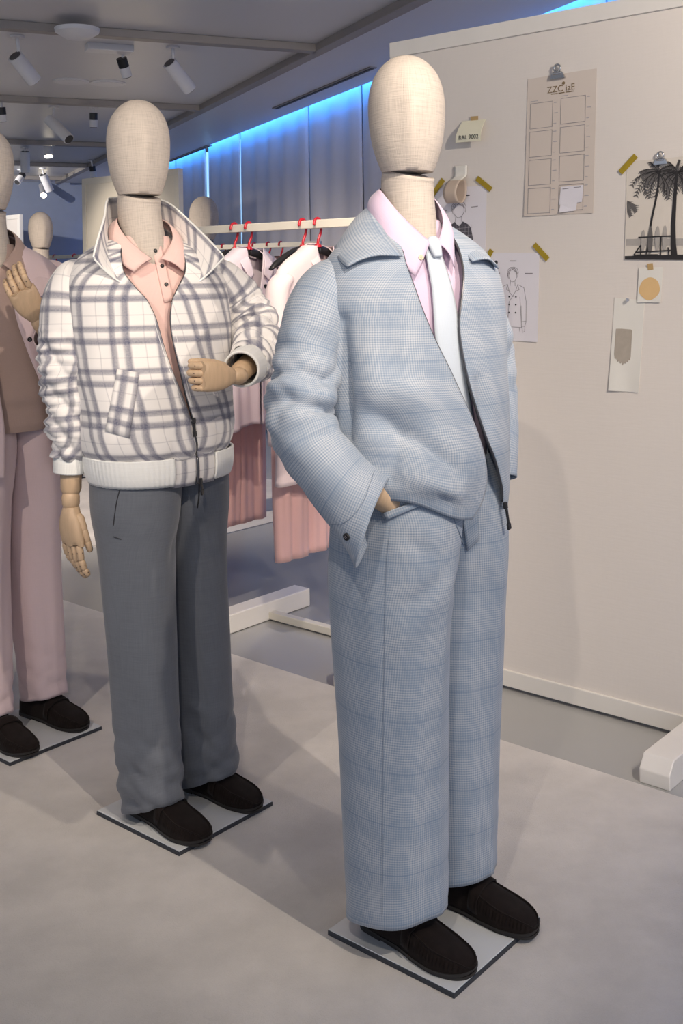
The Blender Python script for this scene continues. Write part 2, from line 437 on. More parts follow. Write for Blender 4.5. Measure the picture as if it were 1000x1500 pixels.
struct(slab('floor', [(-16, -3), (8, -3), (8, 20), (-16, 20)], -.1, 0, 'floor'))
e0, e1 = onz(333, 958, 0), onz(1000, 1172, 0); ad = (e1 - e0) / np.linalg.norm(e1 - e0); bd = np.array([ad[1], -ad[0], 0]); bd = bd if bd[1] < 0 else -bd
o = slab('carpet', [along(e0, ad, -6), along(e0, ad, 4.5), along(along(e0, ad, 4.5), bd, 6.5), along(along(e0, ad, -6), bd, 6.5)], 0, .006, 'carpet')
tag(o, 'pale greige carpet under the clothed mannequins in front of the resin aisle', 'carpet')
k = onz(200, 816, 0)
o = slab('carpet', [k, along(k, ad, -4.2), along(along(k, ad, -4.2), bd, -1.9), along(k, bd, -1.9)], 0, .006, 'carpet')
tag(o, 'pale greige carpet beyond the glossy grey aisle, under the farther mannequins', 'carpet')

# window wall on the right
W0 = onz(552, 116, CEIL); W0[2] = 0
def wpt(s, out=0): return along(along(W0, CD, s), DD, out)
def s_at(u, v): return float((onplane(u, v, W0, DD) - W0) @ CD)
o = slab('wall_right', [wpt(-7, .37), wpt(11, .37), wpt(11, .47), wpt(-7, .47)], 0, 3.05, 'wallw'); struct(o); wall_r = o
edges = [s_at(600, 200), s_at(503, 200), s_at(427, 200), s_at(332, 250), s_at(284, 270)]
edges = [-6.2, -4.9, -3.6, -2.3, edges[0] + .55] + edges[1:] + [edges[-1] + 1.25, edges[-1] + 2.5, edges[-1] + 3.75]
for i, (a, b) in enumerate(zip(edges[:-1], edges[1:])):
    gap = .10 if i in (7, 8) else .025
    o = MB()
    n = 24; R = 12; s = np.linspace(a + gap / 2, b - gap / 2, n)
    G = np.zeros((R, n, 3))
    for j in range(R):
        for q in range(n):
            G[j, q] = wpt(s[q], .15 + .012 * math.sin(s[q] * 17 + i)) + np.array([0, 0, .02 + (CEIL + .12) * j / (R - 1)])
    MBo = MB().grid(G, uv_of(G, False)).build('blind_panel', 'blind', wall_r, solid=.01)
for n_, sx in enumerate((edges[8], edges[7])):
    wn = boxo('window_%d' % (n_ + 1), wpt(sx, .165) + np.array([0, 0, 1.40]), (.03, .09, 2.7), 'glass_lit', rz=math.atan2(DD[1], DD[0])); struct(wn)
o = slab('wall_back', [wpt(11, 1), wpt(11.2, 1), along(wpt(11.2), DD, -16), along(wpt(11), DD, -16)], 0, 3.05, 'endwall'); struct(o)
cp = onz(100, 268, CEIL)
sb = float((cp - W0) @ CD)
bpy.data.objects.remove(o)
o = slab('wall_back', [wpt(sb, 1), wpt(sb + .2, 1), along(wpt(sb + .2), DD, -16), along(wpt(sb), DD, -16)], 0, 3.05, 'endwall'); struct(o)
# ceiling stops short of the window wall: light gap with a blue LED strip
gapw = 0.0
o = slab('ceiling', [wpt(-10, -gapw), wpt(sb, -gapw), along(wpt(sb), DD, -16), along(wpt(-10), DD, -16)], CEIL, CEIL + .08, 'ceil'); struct(o); ceil = o
o = slab('trim_20', [wpt(-10, -gapw - .3), wpt(sb, -gapw - .3), wpt(sb, .48), wpt(-10, .48)], CEIL + .30, CEIL + .34, 'wallw'); struct(o)
# the blue strip in the gap; its first length runs on past the picture beside the board
for a_, b_, nm in ((-7.0, -3.6, 'led_strip_offscreen'), (-3.6, 0.0, 'led_strip'), (0.0, 3.6, 'led_strip'), (3.6, sb - .05, 'led_strip')):
    l = bpy.data.lights.new(nm, 'AREA'); l.shape = 'RECTANGLE'; l.size = b_ - a_; l.size_y = .05; l.energy = 8 * (b_ - a_) / 3.6; l.color = (.03, .28, 1.0)
    lo = bpy.data.objects.new(nm, l); COL.objects.link(lo)
    lo.location = tuple(wpt((a_ + b_) / 2, .09) + np.array([0, 0, CEIL + .10]))
    lo.rotation_euler = (0, 0, math.atan2(CD[1], CD[0]))
# ceiling trims
J = [onz(467, 74, CEIL - .03), onz(287, 160, CEIL - .03), onz(160, 214, CEIL - .03), onz(106, 243, CEIL - .03), onz(72, 262, CEIL - .03)]
ang_c = math.atan2(CD[1], CD[0])
L0 = along(J[0], CD, -7); L1 = along(J[0], CD, 9.2)
tn = 1
def trim(p0, p1, wd=.075):
    global tn
    m = (np.array(p0) + np.array(p1)) / 2; d = np.array(p1) - np.array(p0)
    o = boxo('trim_%d' % tn, (m[0], m[1], CEIL - .022), (np.linalg.norm(d), wd, .045), 'beam', rz=math.atan2(d[1], d[0]), bev=.004); struct(o); tn += 1
trim(L0, L1)
sp0 = [float((j - J[0]) @ CD) for j in J]
for s in [-4.6, -2.3] + sp0:
    p = along(J[0], CD, s); trim(along(p, DD, -.02), along(p, DD, -13))
for (a, b) in (((398, 158), (552, 98)), ((258, 236), (296, 212))):
    p, q = onz(*a, CEIL), onz(*b, CEIL); off = float(((p + q) / 2 - W0) @ DD); sa, sb_ = sorted([float((p - W0) @ CD), float((q - W0) @ CD)])
    m = wpt((sa + sb_) / 2, off)
    v = thing('slot_diffuser', 'long narrow slot air diffuser in the ceiling beside the blue lit wall' if a[0] > 300 else 'short far slot air diffuser in the ceiling behind the plaid mannequin head', 'air vent', (m[0], m[1], CEIL), ang_c)
    boxo('frame', (0, 0, -.004), (sb_ - sa, .05, .008), 'beam', v, bev=0); boxo('slot', (0, 0, -.0095), (sb_ - sa - .03, .022, .004), 'slot', v, bev=0)

def lamp_spot(hi, a, b, d0, d1, r, label, group, kind='large', power=0, lit=False, name='track_spotlight'):
    """hi: pixel of the ceiling mount; a,b: pixel ends of the body with depths"""
    m = onz(hi[0], hi[1], CEIL)
    t = thing(name, label, 'spotlight', (m[0], m[1], CEIL), 0, group)
    A = px(a[0], a[1], d0) - m - np.array([0, 0, 0]); B_ = px(b[0], b[1], d1) - m
    A = np.array([A[0], A[1], px(a[0], a[1], d0)[2] - CEIL]); B_ = np.array([B_[0], B_[1], px(b[0], b[1], d1)[2] - CEIL])
    d = (B_ - A) / np.linalg.norm(B_ - A)
    MB().cyl((0, 0, -.001), (0, 0, -.012), .038, n=20).build('canopy', 'spotwhite', t, auto=40)
    mid = A + d * .045
    MB().cyl((0, 0, -.01), tuple(mid), .009, n=10).build('stem', 'spotwhite', t, auto=40)
    body = MB().cyl(A, B_, r, n=28).build('body', 'spotwhite', t, auto=40)
    MB().cyl(A - d * .004, A + d * (.05 if kind == 'small' else .004), r * (1.02 if kind == 'small' else .8), n=24).build('rear_cap', 'black' if kind == 'small' else 'metal', t, auto=40)
    MB().cyl(B_, B_ + d * .004, r * .86, n=24).build('lens', 'lamp' if lit else 'slot', t, auto=40)
    if power:
        lo = spot_lamp('spot_lamp', tuple(m + B_ + d * .02), tuple(m + B_ + d * 2), power, 45, .5); lo.location = tuple(np.array([m[0], m[1], CEIL]) + B_ + d * .02)
    return t
def dep(u, v): return onz(u, v, CEIL)[1]
SG = 'ceiling track spotlights'
d = dep(25, 52); lamp_spot((25, 52), (22, 82), (50, 118), d, d + .12, .042, 'tilted white cylinder spotlight close to the round smoke detector', SG)
d = dep(253, 68); lamp_spot((253, 68), (248, 92), (278, 131), d, d + .12, .042, 'tilted white cylinder spotlight beside the long ceiling trim over the plaid mannequin', SG)
d = dep(79, 156); lamp_spot((79, 156), (72, 175), (101, 204), d, d - .12, .042, 'tilted white cylinder spotlight beside the small straight black-capped one', SG, lit=False)
d = dep(36, 216); lamp_spot((36, 216), (37, 222), (37, 252), d, d + .05, .045, 'upright white cylinder spotlight above the pink suited mannequin', SG)
d = dep(62, 246); lamp_spot((62, 246), (63, 256), (73, 279), d, d + .1, .05, 'far tilted white cylinder spotlight just above the glaring lamp', SG)
d = dep(30, 248); lamp_spot((30, 248), (33, 256), (25, 267), d, d - .1, .04, 'far stubby spotlight tilted the other way under the far ceiling trim', SG, 'small')
d = dep(179, 72); lamp_spot((179, 72), (178, 86), (186, 112), d, d + .05, .030, 'small white spotlight with black cap hanging from the flat track box', SG, 'small')
d = dep(137, 157); lamp_spot((137, 157), (137, 166), (137, 186), d, d + .02, .030, 'small black-capped spotlight hanging straight beside the plaid mannequin head', SG, 'small')
d = dep(2, 148); lamp_spot((2, 148), (2, 158), (4, 178), d, d + .02, .030, 'small black-capped spotlight above the pink suited mannequin head', SG, 'small')
d = dep(134, 234); lamp_spot((134, 234), (135, 244), (137, 259), d, d + .03, .034, 'small black-capped spotlight above the cream framed board', SG, 'small')
d = dep(70, 212); lamp_spot((70, 212), (70, 216), (71, 229), d, d - .02, .045, 'short round downlight with glowing lens on the ceiling', SG, lit=True)
d = dep(60, 262); lamp_spot((60, 262), (61, 272), (64, 286), d + .3, d - .05, .04, 'glaring lit spotlight in front of the blue-grey back wall', SG, lit=True)
m = onz(113, 42, CEIL - .045)
t = thing('smoke_detector', 'round white smoke detector fixed to a ceiling trim', 'detector', (m[0], m[1], CEIL - .045))
MB().cyl((0, 0, 0), (0, 0, -.02), .115, .11, n=32).build('base', 'spotwhite', t, auto=40); MB().cyl((0, 0, -.02), (0, 0, -.05), .11, .06, n=32).build('cover', 'spotwhite', t, auto=40)
for u, v, lb in ((104, 118, 'flat round ceiling speaker between the two tilted spotlights'), (158, 121, 'wider flat round ceiling speaker under the flat track box')):
    m = onz(u, v, CEIL); t = thing('ceiling_speaker', lb, 'speaker', (m[0], m[1], CEIL))
    MB().cyl((0, 0, 0), (0, 0, -.008), .12, n=32).build('rim', 'spotwhite', t, auto=40); MB().cyl((0, 0, -.008), (0, 0, -.012), .10, n=32).build('grille', 'spotwhite', t, auto=40)
m = onz(160, 66, CEIL)
o = boxo('track_box', (m[0], m[1], CEIL - .02), (.26, .10, .04), 'spotwhite', rz=math.atan2(DD[1], DD[0])); tag(o, 'flat grey track adapter box on the ceiling above the small spotlight', 'ceiling box')

# ------------------------------------------------------------------ mannequins
def sstep(x): x = np.clip(x, 0, 1); return x * x * (3 - 2 * x)
class Man:
    def __init__(s, c, label, lean=(0, .045), yaw=-20, group=None):
        s.c = np.array([c[0], c[1], 0.0]); s.lean = lean; s.yaw = math.radians(yaw)
        s.root = thing('mannequin', label, 'mannequin', (c[0], c[1], .006), TH, group)
    def warp(s, P):
        P = np.array(P, float); z = P[..., 2]; a = s.yaw * sstep((z - .93) / .42); ca, sa = np.cos(a), np.sin(a)
        x = P[..., 0] * ca - P[..., 1] * sa; y = P[..., 0] * sa + P[..., 1] * ca
        k = np.clip(z / 1.75, 0, 1.1); return np.stack([x + s.lean[0] * k, y + s.lean[1] * k, z], -1)
    def L(s, u, v, d):
        q = px(u, v, d) - s.c; return np.array([q @ EX, q @ EY, q[2] - .006])
    def hit(s, o, u, v, dist=10):
        if 'bvh' not in s.__dict__: s.bvh = {}
        if o.name not in s.bvh:
            me = o.data; s.bvh[o.name] = BVHTree.FromPolygons([v_.co for v_ in me.vertices], [tuple(p.vertices) for p in me.polygons])
        org = np.array([0, 0, CH]) - s.c; org = Vector((org @ EX, org @ EY, CH - .006)); r = ray(u, v); dr = Vector((r @ EX, r @ EY, r[2])).normalized()
        p, n, i, dd = s.bvh[o.name].ray_cast(org, dr)
        if p is None: return None, None
        if n.dot(dr) > 0: n = -n
        return p, n
    def patch(s, o, quad, name, mat, rows=8, cols=8, off=.004, parent=None, solid=.003):
        q = np.array(quad, float); G = np.zeros((rows, cols, 3)); last = None
        for j in range(rows):
            for i in range(cols):
                a, b = i / (cols - 1), j / (rows - 1)
                u, v = (q[0] * (1 - a) + q[1] * a) * (1 - b) + (q[3] * (1 - a) + q[2] * a) * b
                p, n = s.hit(o, u, v)
                if p is None: p, n = last if last else (Vector((0, 0, 1)), Vector((0, -1, 0)))
                last = (p, n); G[j, i] = np.array(p + n * off)
        return MB().grid(G, uv_of(G, False)).build(name, mat, parent or o, solid=solid, off=0)
    def seam(s, o, pxs, name, mat, r=.0012, off=.0008, parent=None, n=24):
        pts = cr(np.c_[np.array(pxs, float), np.zeros(len(pxs))], n); out = []
        for u, v, _ in pts:
            p, nn = s.hit(o, u, v)
            if p is not None: out.append(np.array(p + nn * off))
        if len(out) < 3: return None
        return MB().grid(line_tube(out, r), closed=True, cap0=True, cap1=True).build(name, mat, parent or o)
    def button(s, o, u, v, r, mat='black', name='button', parent=None):
        p, n = s.hit(o, u, v)
        if p is None: return
        m = MB().cyl(p - n * .001, p + n * .004, r, r * .92, n=18)
        for k in range(4):
            a = n.orthogonal().normalized(); b = n.cross(a); an = math.pi / 4 + k * math.pi / 2
            m.cyl(p + n * .0035 + (a * math.cos(an) + b * math.sin(an)) * r * .3, p + n * .0047 + (a * math.cos(an) + b * math.sin(an)) * r * .3, r * .12, n=6, mi=1)
        return m.build(name, [mat, 'greyink'], parent or o, auto=40)

def base_plate(man):
    o = boxo('base_plate', (0, 0, .005), (.33, .33, .010), 'plate_edge', man.root, bev=.001)
    boxo('plate_top', (0, 0, .0112), (.327, .327, .0024), 'plate', o, bev=.0008)
    MB().cyl((.10, .135, .012), (.10, .135, .35), .006, n=12).build('support_rod', 'chrome', man.root, auto=40)

def head_neck(man, zc=1.645, zt=1.903, w=.0845, dp=.098, yaw=-45, mat='linen', shift=(0, 0)):
    z = np.linspace(0, 1, 46); zz = 1 - (1 - z) ** 1.45
    prof = smooth_tab([(0, .66), (.04, .72), (.12, .81), (.25, .915), (.42, .985), (.55, 1.0), (.68, .965), (.80, .855), (.89, .68), (.95, .48), (.985, .27), (1, .03)], zz)[:, 0]
    n = 64; th = np.linspace(0, 2 * math.pi, n, endpoint=False); k = zc / 1.75
    lx, ly = man.lean[0] * 1.0 + shift[0], man.lean[1] * 1.0 + shift[1]; a0 = math.radians(yaw)
    G = np.zeros((46, n, 3))
    for j in range(46):
        x = w * prof[j] * np.cos(th); y = dp * prof[j] * np.sin(th)
        dth = np.abs((th - 1.5 * math.pi + math.pi) % (2 * math.pi) - math.pi)
        y = y - .010 * np.exp(-(dth / .26) ** 2) * math.sin(math.pi * min(1, zz[j] * 1.15)) - .012 * (1 - zz[j])**2
        G[j, :, 0] = lx + x * math.cos(a0) - y * math.sin(a0); G[j, :, 1] = ly + x * math.sin(a0) + y * math.cos(a0); G[j, :, 2] = zc + (zt - zc) * zz[j]
    UV = np.zeros((46, n + 1, 2)); UV[..., 0] = np.linspace(0, 2 * math.pi * w, n + 1)[None]; UV[..., 1] = ((zt - zc) * zz)[:, None]
    h = MB().grid(G, UV, True, cap0=True, cap1=True).build('head', mat, man.root, auto=60)
    # neck: tapers out from the chin seam to the shoulders
    c = [(lx * .86, ly * .80, 1.44, .070, .075), (lx * .90, ly * .86, 1.50, .062, .066), (lx * .97, ly * .96, 1.57, .0575, .062), (lx, ly, 1.625, .057, .062), (lx, ly - .004, 1.6435, .0565, .063)]
    Gn, th, Ln = tube_grid(c, 24, 48, up=(math.cos(a0 * .6), math.sin(a0 * .6), 0)); nk = MB().grid(Gn, uv_of(Gn, True), True, cap1=True).build('neck', mat, man.root)
    return h, nk

def ring(z, cy, a, b, xr, xl, M, e=.86, dense=260):
    """front-open ring: from the right front edge round the back to the left front edge"""
    if xr is None: th = np.linspace(-math.pi / 2, -math.pi / 2 - 2 * math.pi, dense)
    else:
        tR = -math.pi / 2 - math.asin(np.clip(sgnp(-xr / a, 1 / e), -.98, .98)); tL = -math.pi / 2 + math.asin(np.clip(sgnp(xl / a, 1 / e), -.98, .98))
        th = np.linspace(tR, tL - 2 * math.pi, dense)
    p = np.stack([a * sgnp(np.cos(th), e), cy + b * sgnp(np.sin(th), e)], -1)
    L = np.r_[0, np.cumsum(np.linalg.norm(np.diff(p, axis=0), axis=1))]
    t = np.linspace(0, L[-1], M + 1)[:-1] if xr is None else np.linspace(0, L[-1], M)
    return np.stack([np.interp(t, L, p[:, 0]), np.interp(t, L, p[:, 1]), np.full(M, z)], -1)
def torso(rows, R, M, xr=None, xl=None, z0=None, z1=None, e=.86):
    T = np.array(sorted(rows)); z = np.linspace(z0 or T[0, 0], z1 or T[-1, 0], R)
    # crowd rows towards the shoulder
    z = z[0] + (z[-1] - z[0]) * (1 - (1 - np.linspace(0, 1, R)) ** 1.35)
    S = smooth_tab(rows, z); XR = smooth_tab(xr, z)[:, 0] if xr else None; XL = smooth_tab(xl, z)[:, 0] if xl else None
    return np.stack([ring(z[i], S[i, 0], S[i, 1], S[i, 2], XR[i] if xr else None, XL[i] if xl else None, M, e) for i in range(R)])
SHOULDER = [(1.30, 0, .218, .138), (1.36, 0, .218, .132), (1.41, 0, .212, .122), (1.45, .004, .196, .108), (1.48, .008, .170, .095), (1.505, .012, .135, .083), (1.525, .014, .100, .073), (1.54, .015, .078, .066)]

def leg_trousers(man, mat, tab, waist_z, hem_z, foldseed=1, breakamp=.004, creaseamp=.05, wave=.004, name='trousers', hemtilt=.0, lst=()):
    m = MB(); R = 96; C = 64; grids = []
    for side in (-1, 1):
        z = np.linspace(hem_z, waist_z, R); S = smooth_tab(tab, z); th = np.linspace(0, 2 * math.pi, C, endpoint=False)
        G = np.zeros((R, C, 3))
        for j in range(R):
            cx, cy, a, b = S[j]; dth = np.abs((th - 1.5 * math.pi + math.pi) % (2 * math.pi) - math.pi); dtb = np.abs((th - .5 * math.pi + math.pi) % (2 * math.pi) - math.pi)
            cre = creaseamp * (np.exp(-(dth / .16) ** 2) + .6 * np.exp(-(dtb / .2) ** 2)) * (1 - sstep((z[j] - .75) / .15))
            x = cx + a * sgnp(np.cos(th), .88); y = cy + b * sgnp(np.sin(th), .92) * (1 + cre)
            G[j, :, 0] = x; G[j, :, 1] = y; G[j, :, 2] = z[j] + hemtilt * (1 - sstep((z[j] - hem_z) / .25)) * (-(y - cy) / b) * .5
        N = outward(G, True); zz = G[..., 2]; t = th[None]
        low = 1 - sstep((zz - hem_z) / .30)
        D = breakamp * low * (puff(zz * 38 + 1.7 * np.sin(t + foldseed) + foldseed) * 1.4 + .8 * puff(zz * 61 + 2.1 * np.sin(t * 2 - 1 + foldseed)))
        D += wave * (np.sin(t * 3 + foldseed + zz * 3.0) * .6 + np.sin(t * 5 + zz * 6 + 2 * foldseed) * .4) * (.3 + .7 * sstep((1.0 - zz) / .5))
        D += wave * .8 * swave(G, 14, foldseed + 3)
        G = G + N * D[..., None]
        G[..., 0] = np.maximum(G[..., 0], .0015)
        if side < 0: G = G[:, ::-1] * np.array([-1, 1, 1]);
        G = man.warp(G)
        if lst: G = strokes(G, outward(G, True), lst)
        grids.append(G)
        m.grid(G, uv_of(G, True), True)
    o = m.build(name, mat, man.root, solid=.003)
    return o, grids

def sleeve(man, mat, ctrl, rows=90, n=56, fold=None, name='sleeve', parent=None, up=(0, 0, 1), e=1.0, lst=(), solid=.003, endtilt=None):
    G, th, Ln = tube_grid(ctrl, rows, n, up=up, e=e)
    N = outward(G, True); s = (Ln / Ln[-1])[:, None]; T = th[None]
    if fold is not None: G = G + N * fold(s, T, Ln[:, None], G)[..., None]
    if lst: G = strokes(G, outward(G, True), lst)
    if endtilt is not None:
        D, k = np.array(endtilt[0], float), endtilt[1]; D /= np.linalg.norm(D); C = G.mean(1, keepdims=True); Tn = np.gradient(C, axis=0); Tn /= np.linalg.norm(Tn, axis=2)[..., None]
        G = G - Tn * (k * sstep((s - .72) / .28) * ((G - C) @ D))[..., None]
    o = MB().grid(G, uv_of(G, True), True).build(name, mat, parent or man.root, solid=solid)
    return o, G

def shoe(man, x, y, toe_out, side, z=.0125, parent=None):
    """suede loafer, toe towards -y"""
    root = None; ca, sa = math.cos(toe_out), math.sin(toe_out)
    def T(P):
        P = np.array(P, float); return np.stack([x + P[..., 0] * ca - P[..., 1] * sa, y + P[..., 0] * sa + P[..., 1] * ca, z + P[..., 2]], -1)
    R, n = 130, 48; t = (1 - np.cos(np.linspace(0, 1, R) * math.pi)) / 2; Y = .145 - .290 * t       # heel +y, toe -y
    wd = smooth_tab([(0, .002), (.004, .011), (.015, .019), (.04, .027), (.10, .034), (.25, .035), (.42, .036), (.60, .045), (.75, .049), (.87, .043), (.93, .0365), (.965, .0285), (.985, .0205), (.995, .012), (1, .002)], t)[:, 0]
    cx = side * smooth_tab([(0, 0), (.5, -.002), (.8, -.004), (1, -.010)], t)[:, 0]
    ht = smooth_tab([(0, .060), (.05, .072), (.25, .070), (.38, .080), (.46, .078), (.60, .061), (.75, .047), (.88, .039), (.96, .030), (1, .016)], t)[:, 0]
    th = np.linspace(-.12, math.pi + .12, n); G = np.zeros((R, n, 3)); z0 = .009
    for j in range(R):
        c, s = np.cos(th), np.sin(th)
        fl = .62 if t[j] > .4 else .5
        xx = wd[j] * sgnp(c, .75); zz = z0 + (ht[j] - z0) * np.maximum(sgnp(s, fl), -.12)
        # moccasin apron ridge and toe pleats
        if t[j] > .45:
            an = np.abs(th - math.pi / 2); k = np.exp(-((an - .86) / .10) ** 2) * .0035
            zz = zz + k
            pl = np.exp(-((an - 1.12) / .22) ** 2) * .0050 * math.sin(t[j] * 230) * sstep((t[j] - .48) / .1)
            xx = xx * (1 + pl * 14); zz = zz + pl * .5
        else:
            # foot opening
            d = sstep((.40 - t[j]) / .08); zz = zz - np.exp(-((th - math.pi / 2) / .55) ** 4) * .022 * d
        G[j, :, 0] = cx[j] + xx; G[j, :, 1] = Y[j]; G[j, :, 2] = zz
    up = MB().grid(T(G), uv_of(G, False)); o = up.build('shoe', 'suede', man.root, solid=.002)
    # apron seam along the toe
    pts = [];
    for sd in (-1, 1):
        row = []
        for j in range(int(np.argmin(np.abs(t - .47))), R - 5):
            i = np.argmin(np.abs(th - (math.pi / 2 + sd * .86))); row.append(G[j, i] + np.array([0, 0, .0012]))
        pts.append(row)
    path = np.array(pts[0] + pts[1][::-1]); MB().grid(line_tube(T(path), .0016), closed=True, cap0=True, cap1=True).build('apron_seam', 'suede', o)
    # saddle strap over the instep
    S = np.zeros((6, 30, 3)); NG = outward(G, False)
    for q, tt in enumerate(np.linspace(.50, .58, 6)):
        j = int(np.argmin(np.abs(t - tt))); sel = np.linspace(3, n - 4, 30).astype(int); S[q] = G[j, sel] + NG[j, sel] * .0035
    MB().grid(T(S)).build('saddle_strap', 'suede', o, solid=.003, off=1)
    # tongue and vamp lip
    # sole + heel
    poly = [(cx[j] + (wd[j] + .002), Y[j] ) for j in range(R)] + [(cx[j] - (wd[j] + .002), Y[j]) for j in range(R - 1, -1, -1)]
    def f(px_, py_, h):
        q = T(np.array([px_, py_, h])); return tuple(q)
    lift = lambda py_: .012 * sstep((-.06 - py_) / .09) + 0
    m = MB(); nP = len(poly); m.prism(poly, .0055, .0115, fn=lambda a, b, h: f(a, b, h + .003 * sstep((-.10 - b) / .04))); m.build('sole', 'sole', o, auto=50)
    hp = [(cx[j] + (wd[j] + .002), Y[j]) for j in range(0, int(np.argmin(np.abs(t - .27))))] + [(cx[j] - (wd[j] + .002), Y[j]) for j in range(int(np.argmin(np.abs(t - .27))) - 1, -1, -1)]
    MB().prism(hp, 0, .006, fn=f).build('heel', 'sole', o, auto=50)
    fp = [(cx[j] + wd[j] * .97, Y[j]) for j in range(int(R * .42), R - 3)] + [(cx[j] - wd[j] * .97, Y[j]) for j in range(R - 4, int(R * .42) - 1, -1)]
    MB().prism(fp, 0, .006, fn=f).build('forefoot_sole', 'sole', o, auto=50)
    # sock / ankle
    c = [(0, .075, .03, .030, .040), (0, .072, .09, .031, .038), (0, .068, .16, .032, .036)]
    Gk, _, _ = tube_grid(np.c_[T(np.array(c)[:, :3]), np.array(c)[:, 3:]], 14, 24, up=(1, 0, 0)); MB().grid(Gk, uv_of(Gk, True), True).build('sock', 'sock', man.root)
    return o

def hand(man, wrist, along_, side_, normal, curls, name='hand', thumb=(.6, .5), scale=1.0, spread=.06, flip=1, knob=True):
    """jointed wooden hand. along_: wrist to knuckles; side_: towards the thumb; normal: back of the hand"""
    a = Vector(along_).normalized(); sd = Vector(side_); sd = (sd - a * sd.dot(a)).normalized(); n = a.cross(sd)
    if n.dot(Vector(normal)) < 0: n = -n
    W = Vector(wrist); k = scale
    def pt(s, t, q): return W + a * (s * k) + sd * (t * k) + n * (q * k)
    # palm: loft of rounded sections
    R, C = 26, 32; th = np.linspace(0, 2 * math.pi, C, endpoint=False); tt = np.linspace(0, 1, R)
    wp = smooth_tab([(0, .021), (.12, .026), (.35, .036), (.6, .041), (.85, .042), (1, .0405)], tt)[:, 0]
    hp = smooth_tab([(0, .019), (.15, .021), (.5, .0185), (.85, .015), (1, .0125)], tt)[:, 0]; G = np.zeros((R, C, 3))
    for j in range(R):
        for i in range(C):
            s = tt[j] * .098 + (.004 * math.cos(4 * math.cos(th[i]) * math.pi * .5) if j > R - 3 else 0)
            G[j, i] = pt(s, wp[j] * sgnp(math.cos(th[i]), .8) + .004 * tt[j], hp[j] * sgnp(math.sin(th[i]), .85) + .004 * math.sin(math.pi * tt[j]))
    o = MB().grid(G, closed=True, cap0=True, cap1=True).build(name, 'wood', man.root, auto=55)
    offs = [.030, .0105, -.0095, -.029]; lens = [(.040, .026, .021), (.045, .030, .023), (.042, .028, .022), (.033, .021, .019)]
    for f in range(4):
        cu = curls[f] if hasattr(curls[0], '__len__') else curls
        p = pt(.097, offs[f], .002); ang = 0; m = MB(); spr = spread * (1.5 - f) / 1.5
        for g in range(3):
            ang += cu[g]; d = (a * math.cos(ang) - n * math.sin(ang) + sd * (spr * math.cos(ang))).normalized()
            r0 = (.0098, .0092, .0085)[g] * k * (1, 1.05, 1, .9)[f]; r1 = r0 * .93; L = lens[f][g] * k
            q = p + d * L
            m.capsule(p + d * r0 * .55, q - d * r1 * .45, r0, r1, n=12, side=tuple(sd))
            bk = (n * math.cos(ang) + a * math.sin(ang))
            m.cyl(p + d * (L * .5) + bk * r0 * .9, p + d * (L * .5) + bk * (r0 * 1.03), .0016 * k, n=8, mi=1)
            m.cyl(p + d * (L * .5) - sd * r0 * 1.02, p + d * (L * .5) + sd * r0 * 1.02, .0016 * k, n=8, mi=1)
            p = q
        m.build('finger', ['wood', 'pin'], o, auto=70)
    # thumb from the side of the palm near its base
    p = pt(.028, .026, -.004); m = MB(); ang = thumb[0]
    for g, L in enumerate((.036, .032, .026)):
        d = (a * math.cos(ang) + sd * math.sin(ang) - n * thumb[1] * (.5 + .4 * g)).normalized(); r0 = (.0135, .0108, .0095)[g] * k
        q = p + d * L * k; m.capsule(p, q - d * r0 * .4, r0, r0 * .88, n=12); 
        m.cyl(p + d * (L * k * .5) - n * r0 * 1.01, p + d * (L * k * .5) + n * r0 * 1.01, .0016 * k, n=8, mi=1)
        p = q; ang -= .22
    m.build('thumb', ['wood', 'pin'], o, auto=70)
    if knob:
        MB().capsule(pt(-.008, 0, 0), pt(-.026, 0, 0), .023 * k, .024 * k, n=20).build('wrist_joint', 'wood', o, auto=70)
    return o, pt

def piping(G, name, mat, parent, r=.0028, step=2, lift=0):
    P = G[::step]; return MB().grid(line_tube(P, r), closed=True, cap0=True, cap1=True).build(name, mat, parent)
def zip_pull(man, p, d, n, parent, L=.035):
    p = Vector(p); d = Vector(d).normalized(); n = Vector(n).normalized(); s = d.cross(n)
    m = MB()
    M = Matrix((s, d, n)).transposed()
    m.box(p + d * .004 + n * .003, (.009, .014, .007), mat=M); m.box(p + d * (.012 + L / 2) + n * .004, (.007, L, .0035), mat=M); m.box(p + d * (.012 + L) + n * .004, (.011, .014, .005), mat=M)
    return m.build('zip_pull', 'black', parent, smooth=False, bev=.001)
def cuff_band(man, ctrl, name, mat, parent, rows=16, n=56, ribs=40, amp=.0012, up=(0, 0, 1), solid=.006):
    G, th, Ln = tube_grid(ctrl, rows, n * 2, up=up); N = outward(G, True)
    G = G + N * (amp * np.abs(np.sin(th * ribs / 2)))[None, :, None]
    return MB().grid(G, uv_of(G, True), True).build(name, mat, parent, solid=solid)
def collar(man, inner, outer, name, mat, parent, cols=60, rows=12, bulge=.012, solid=.003, warp=True, both=True, left=None):
    """inner / outer: control points of the right half from back centre to front; mirrored for the left"""
    def full(c): c = [np.array(p, float) for p in c]; return [p * np.array([1, 1, 1]) for p in c[::-1]] + [p * np.array([-1, 1, 1]) for p in c[1:]]
    a, b = full(inner) if both else inner, full(outer) if both else outer
    if left:
        k = len(inner); a = [np.array(p, float) for p in left[0][::-1]] + a[k - 1:]; b = [np.array(p, float) for p in left[1][::-1]] + b[k - 1:]
    G = strip_between(a, b, rows, cols); N = grid_normals(G, False)
    if (N[:, :, 2].mean()) < 0: N = -N
    G = G + N * (bulge * np.sin(np.linspace(0, math.pi, rows)))[:, None, None]
    if warp: G = man.warp(G)
    return MB().grid(G, uv_of(G, False)).build(name, mat, parent, solid=solid, off=0), G

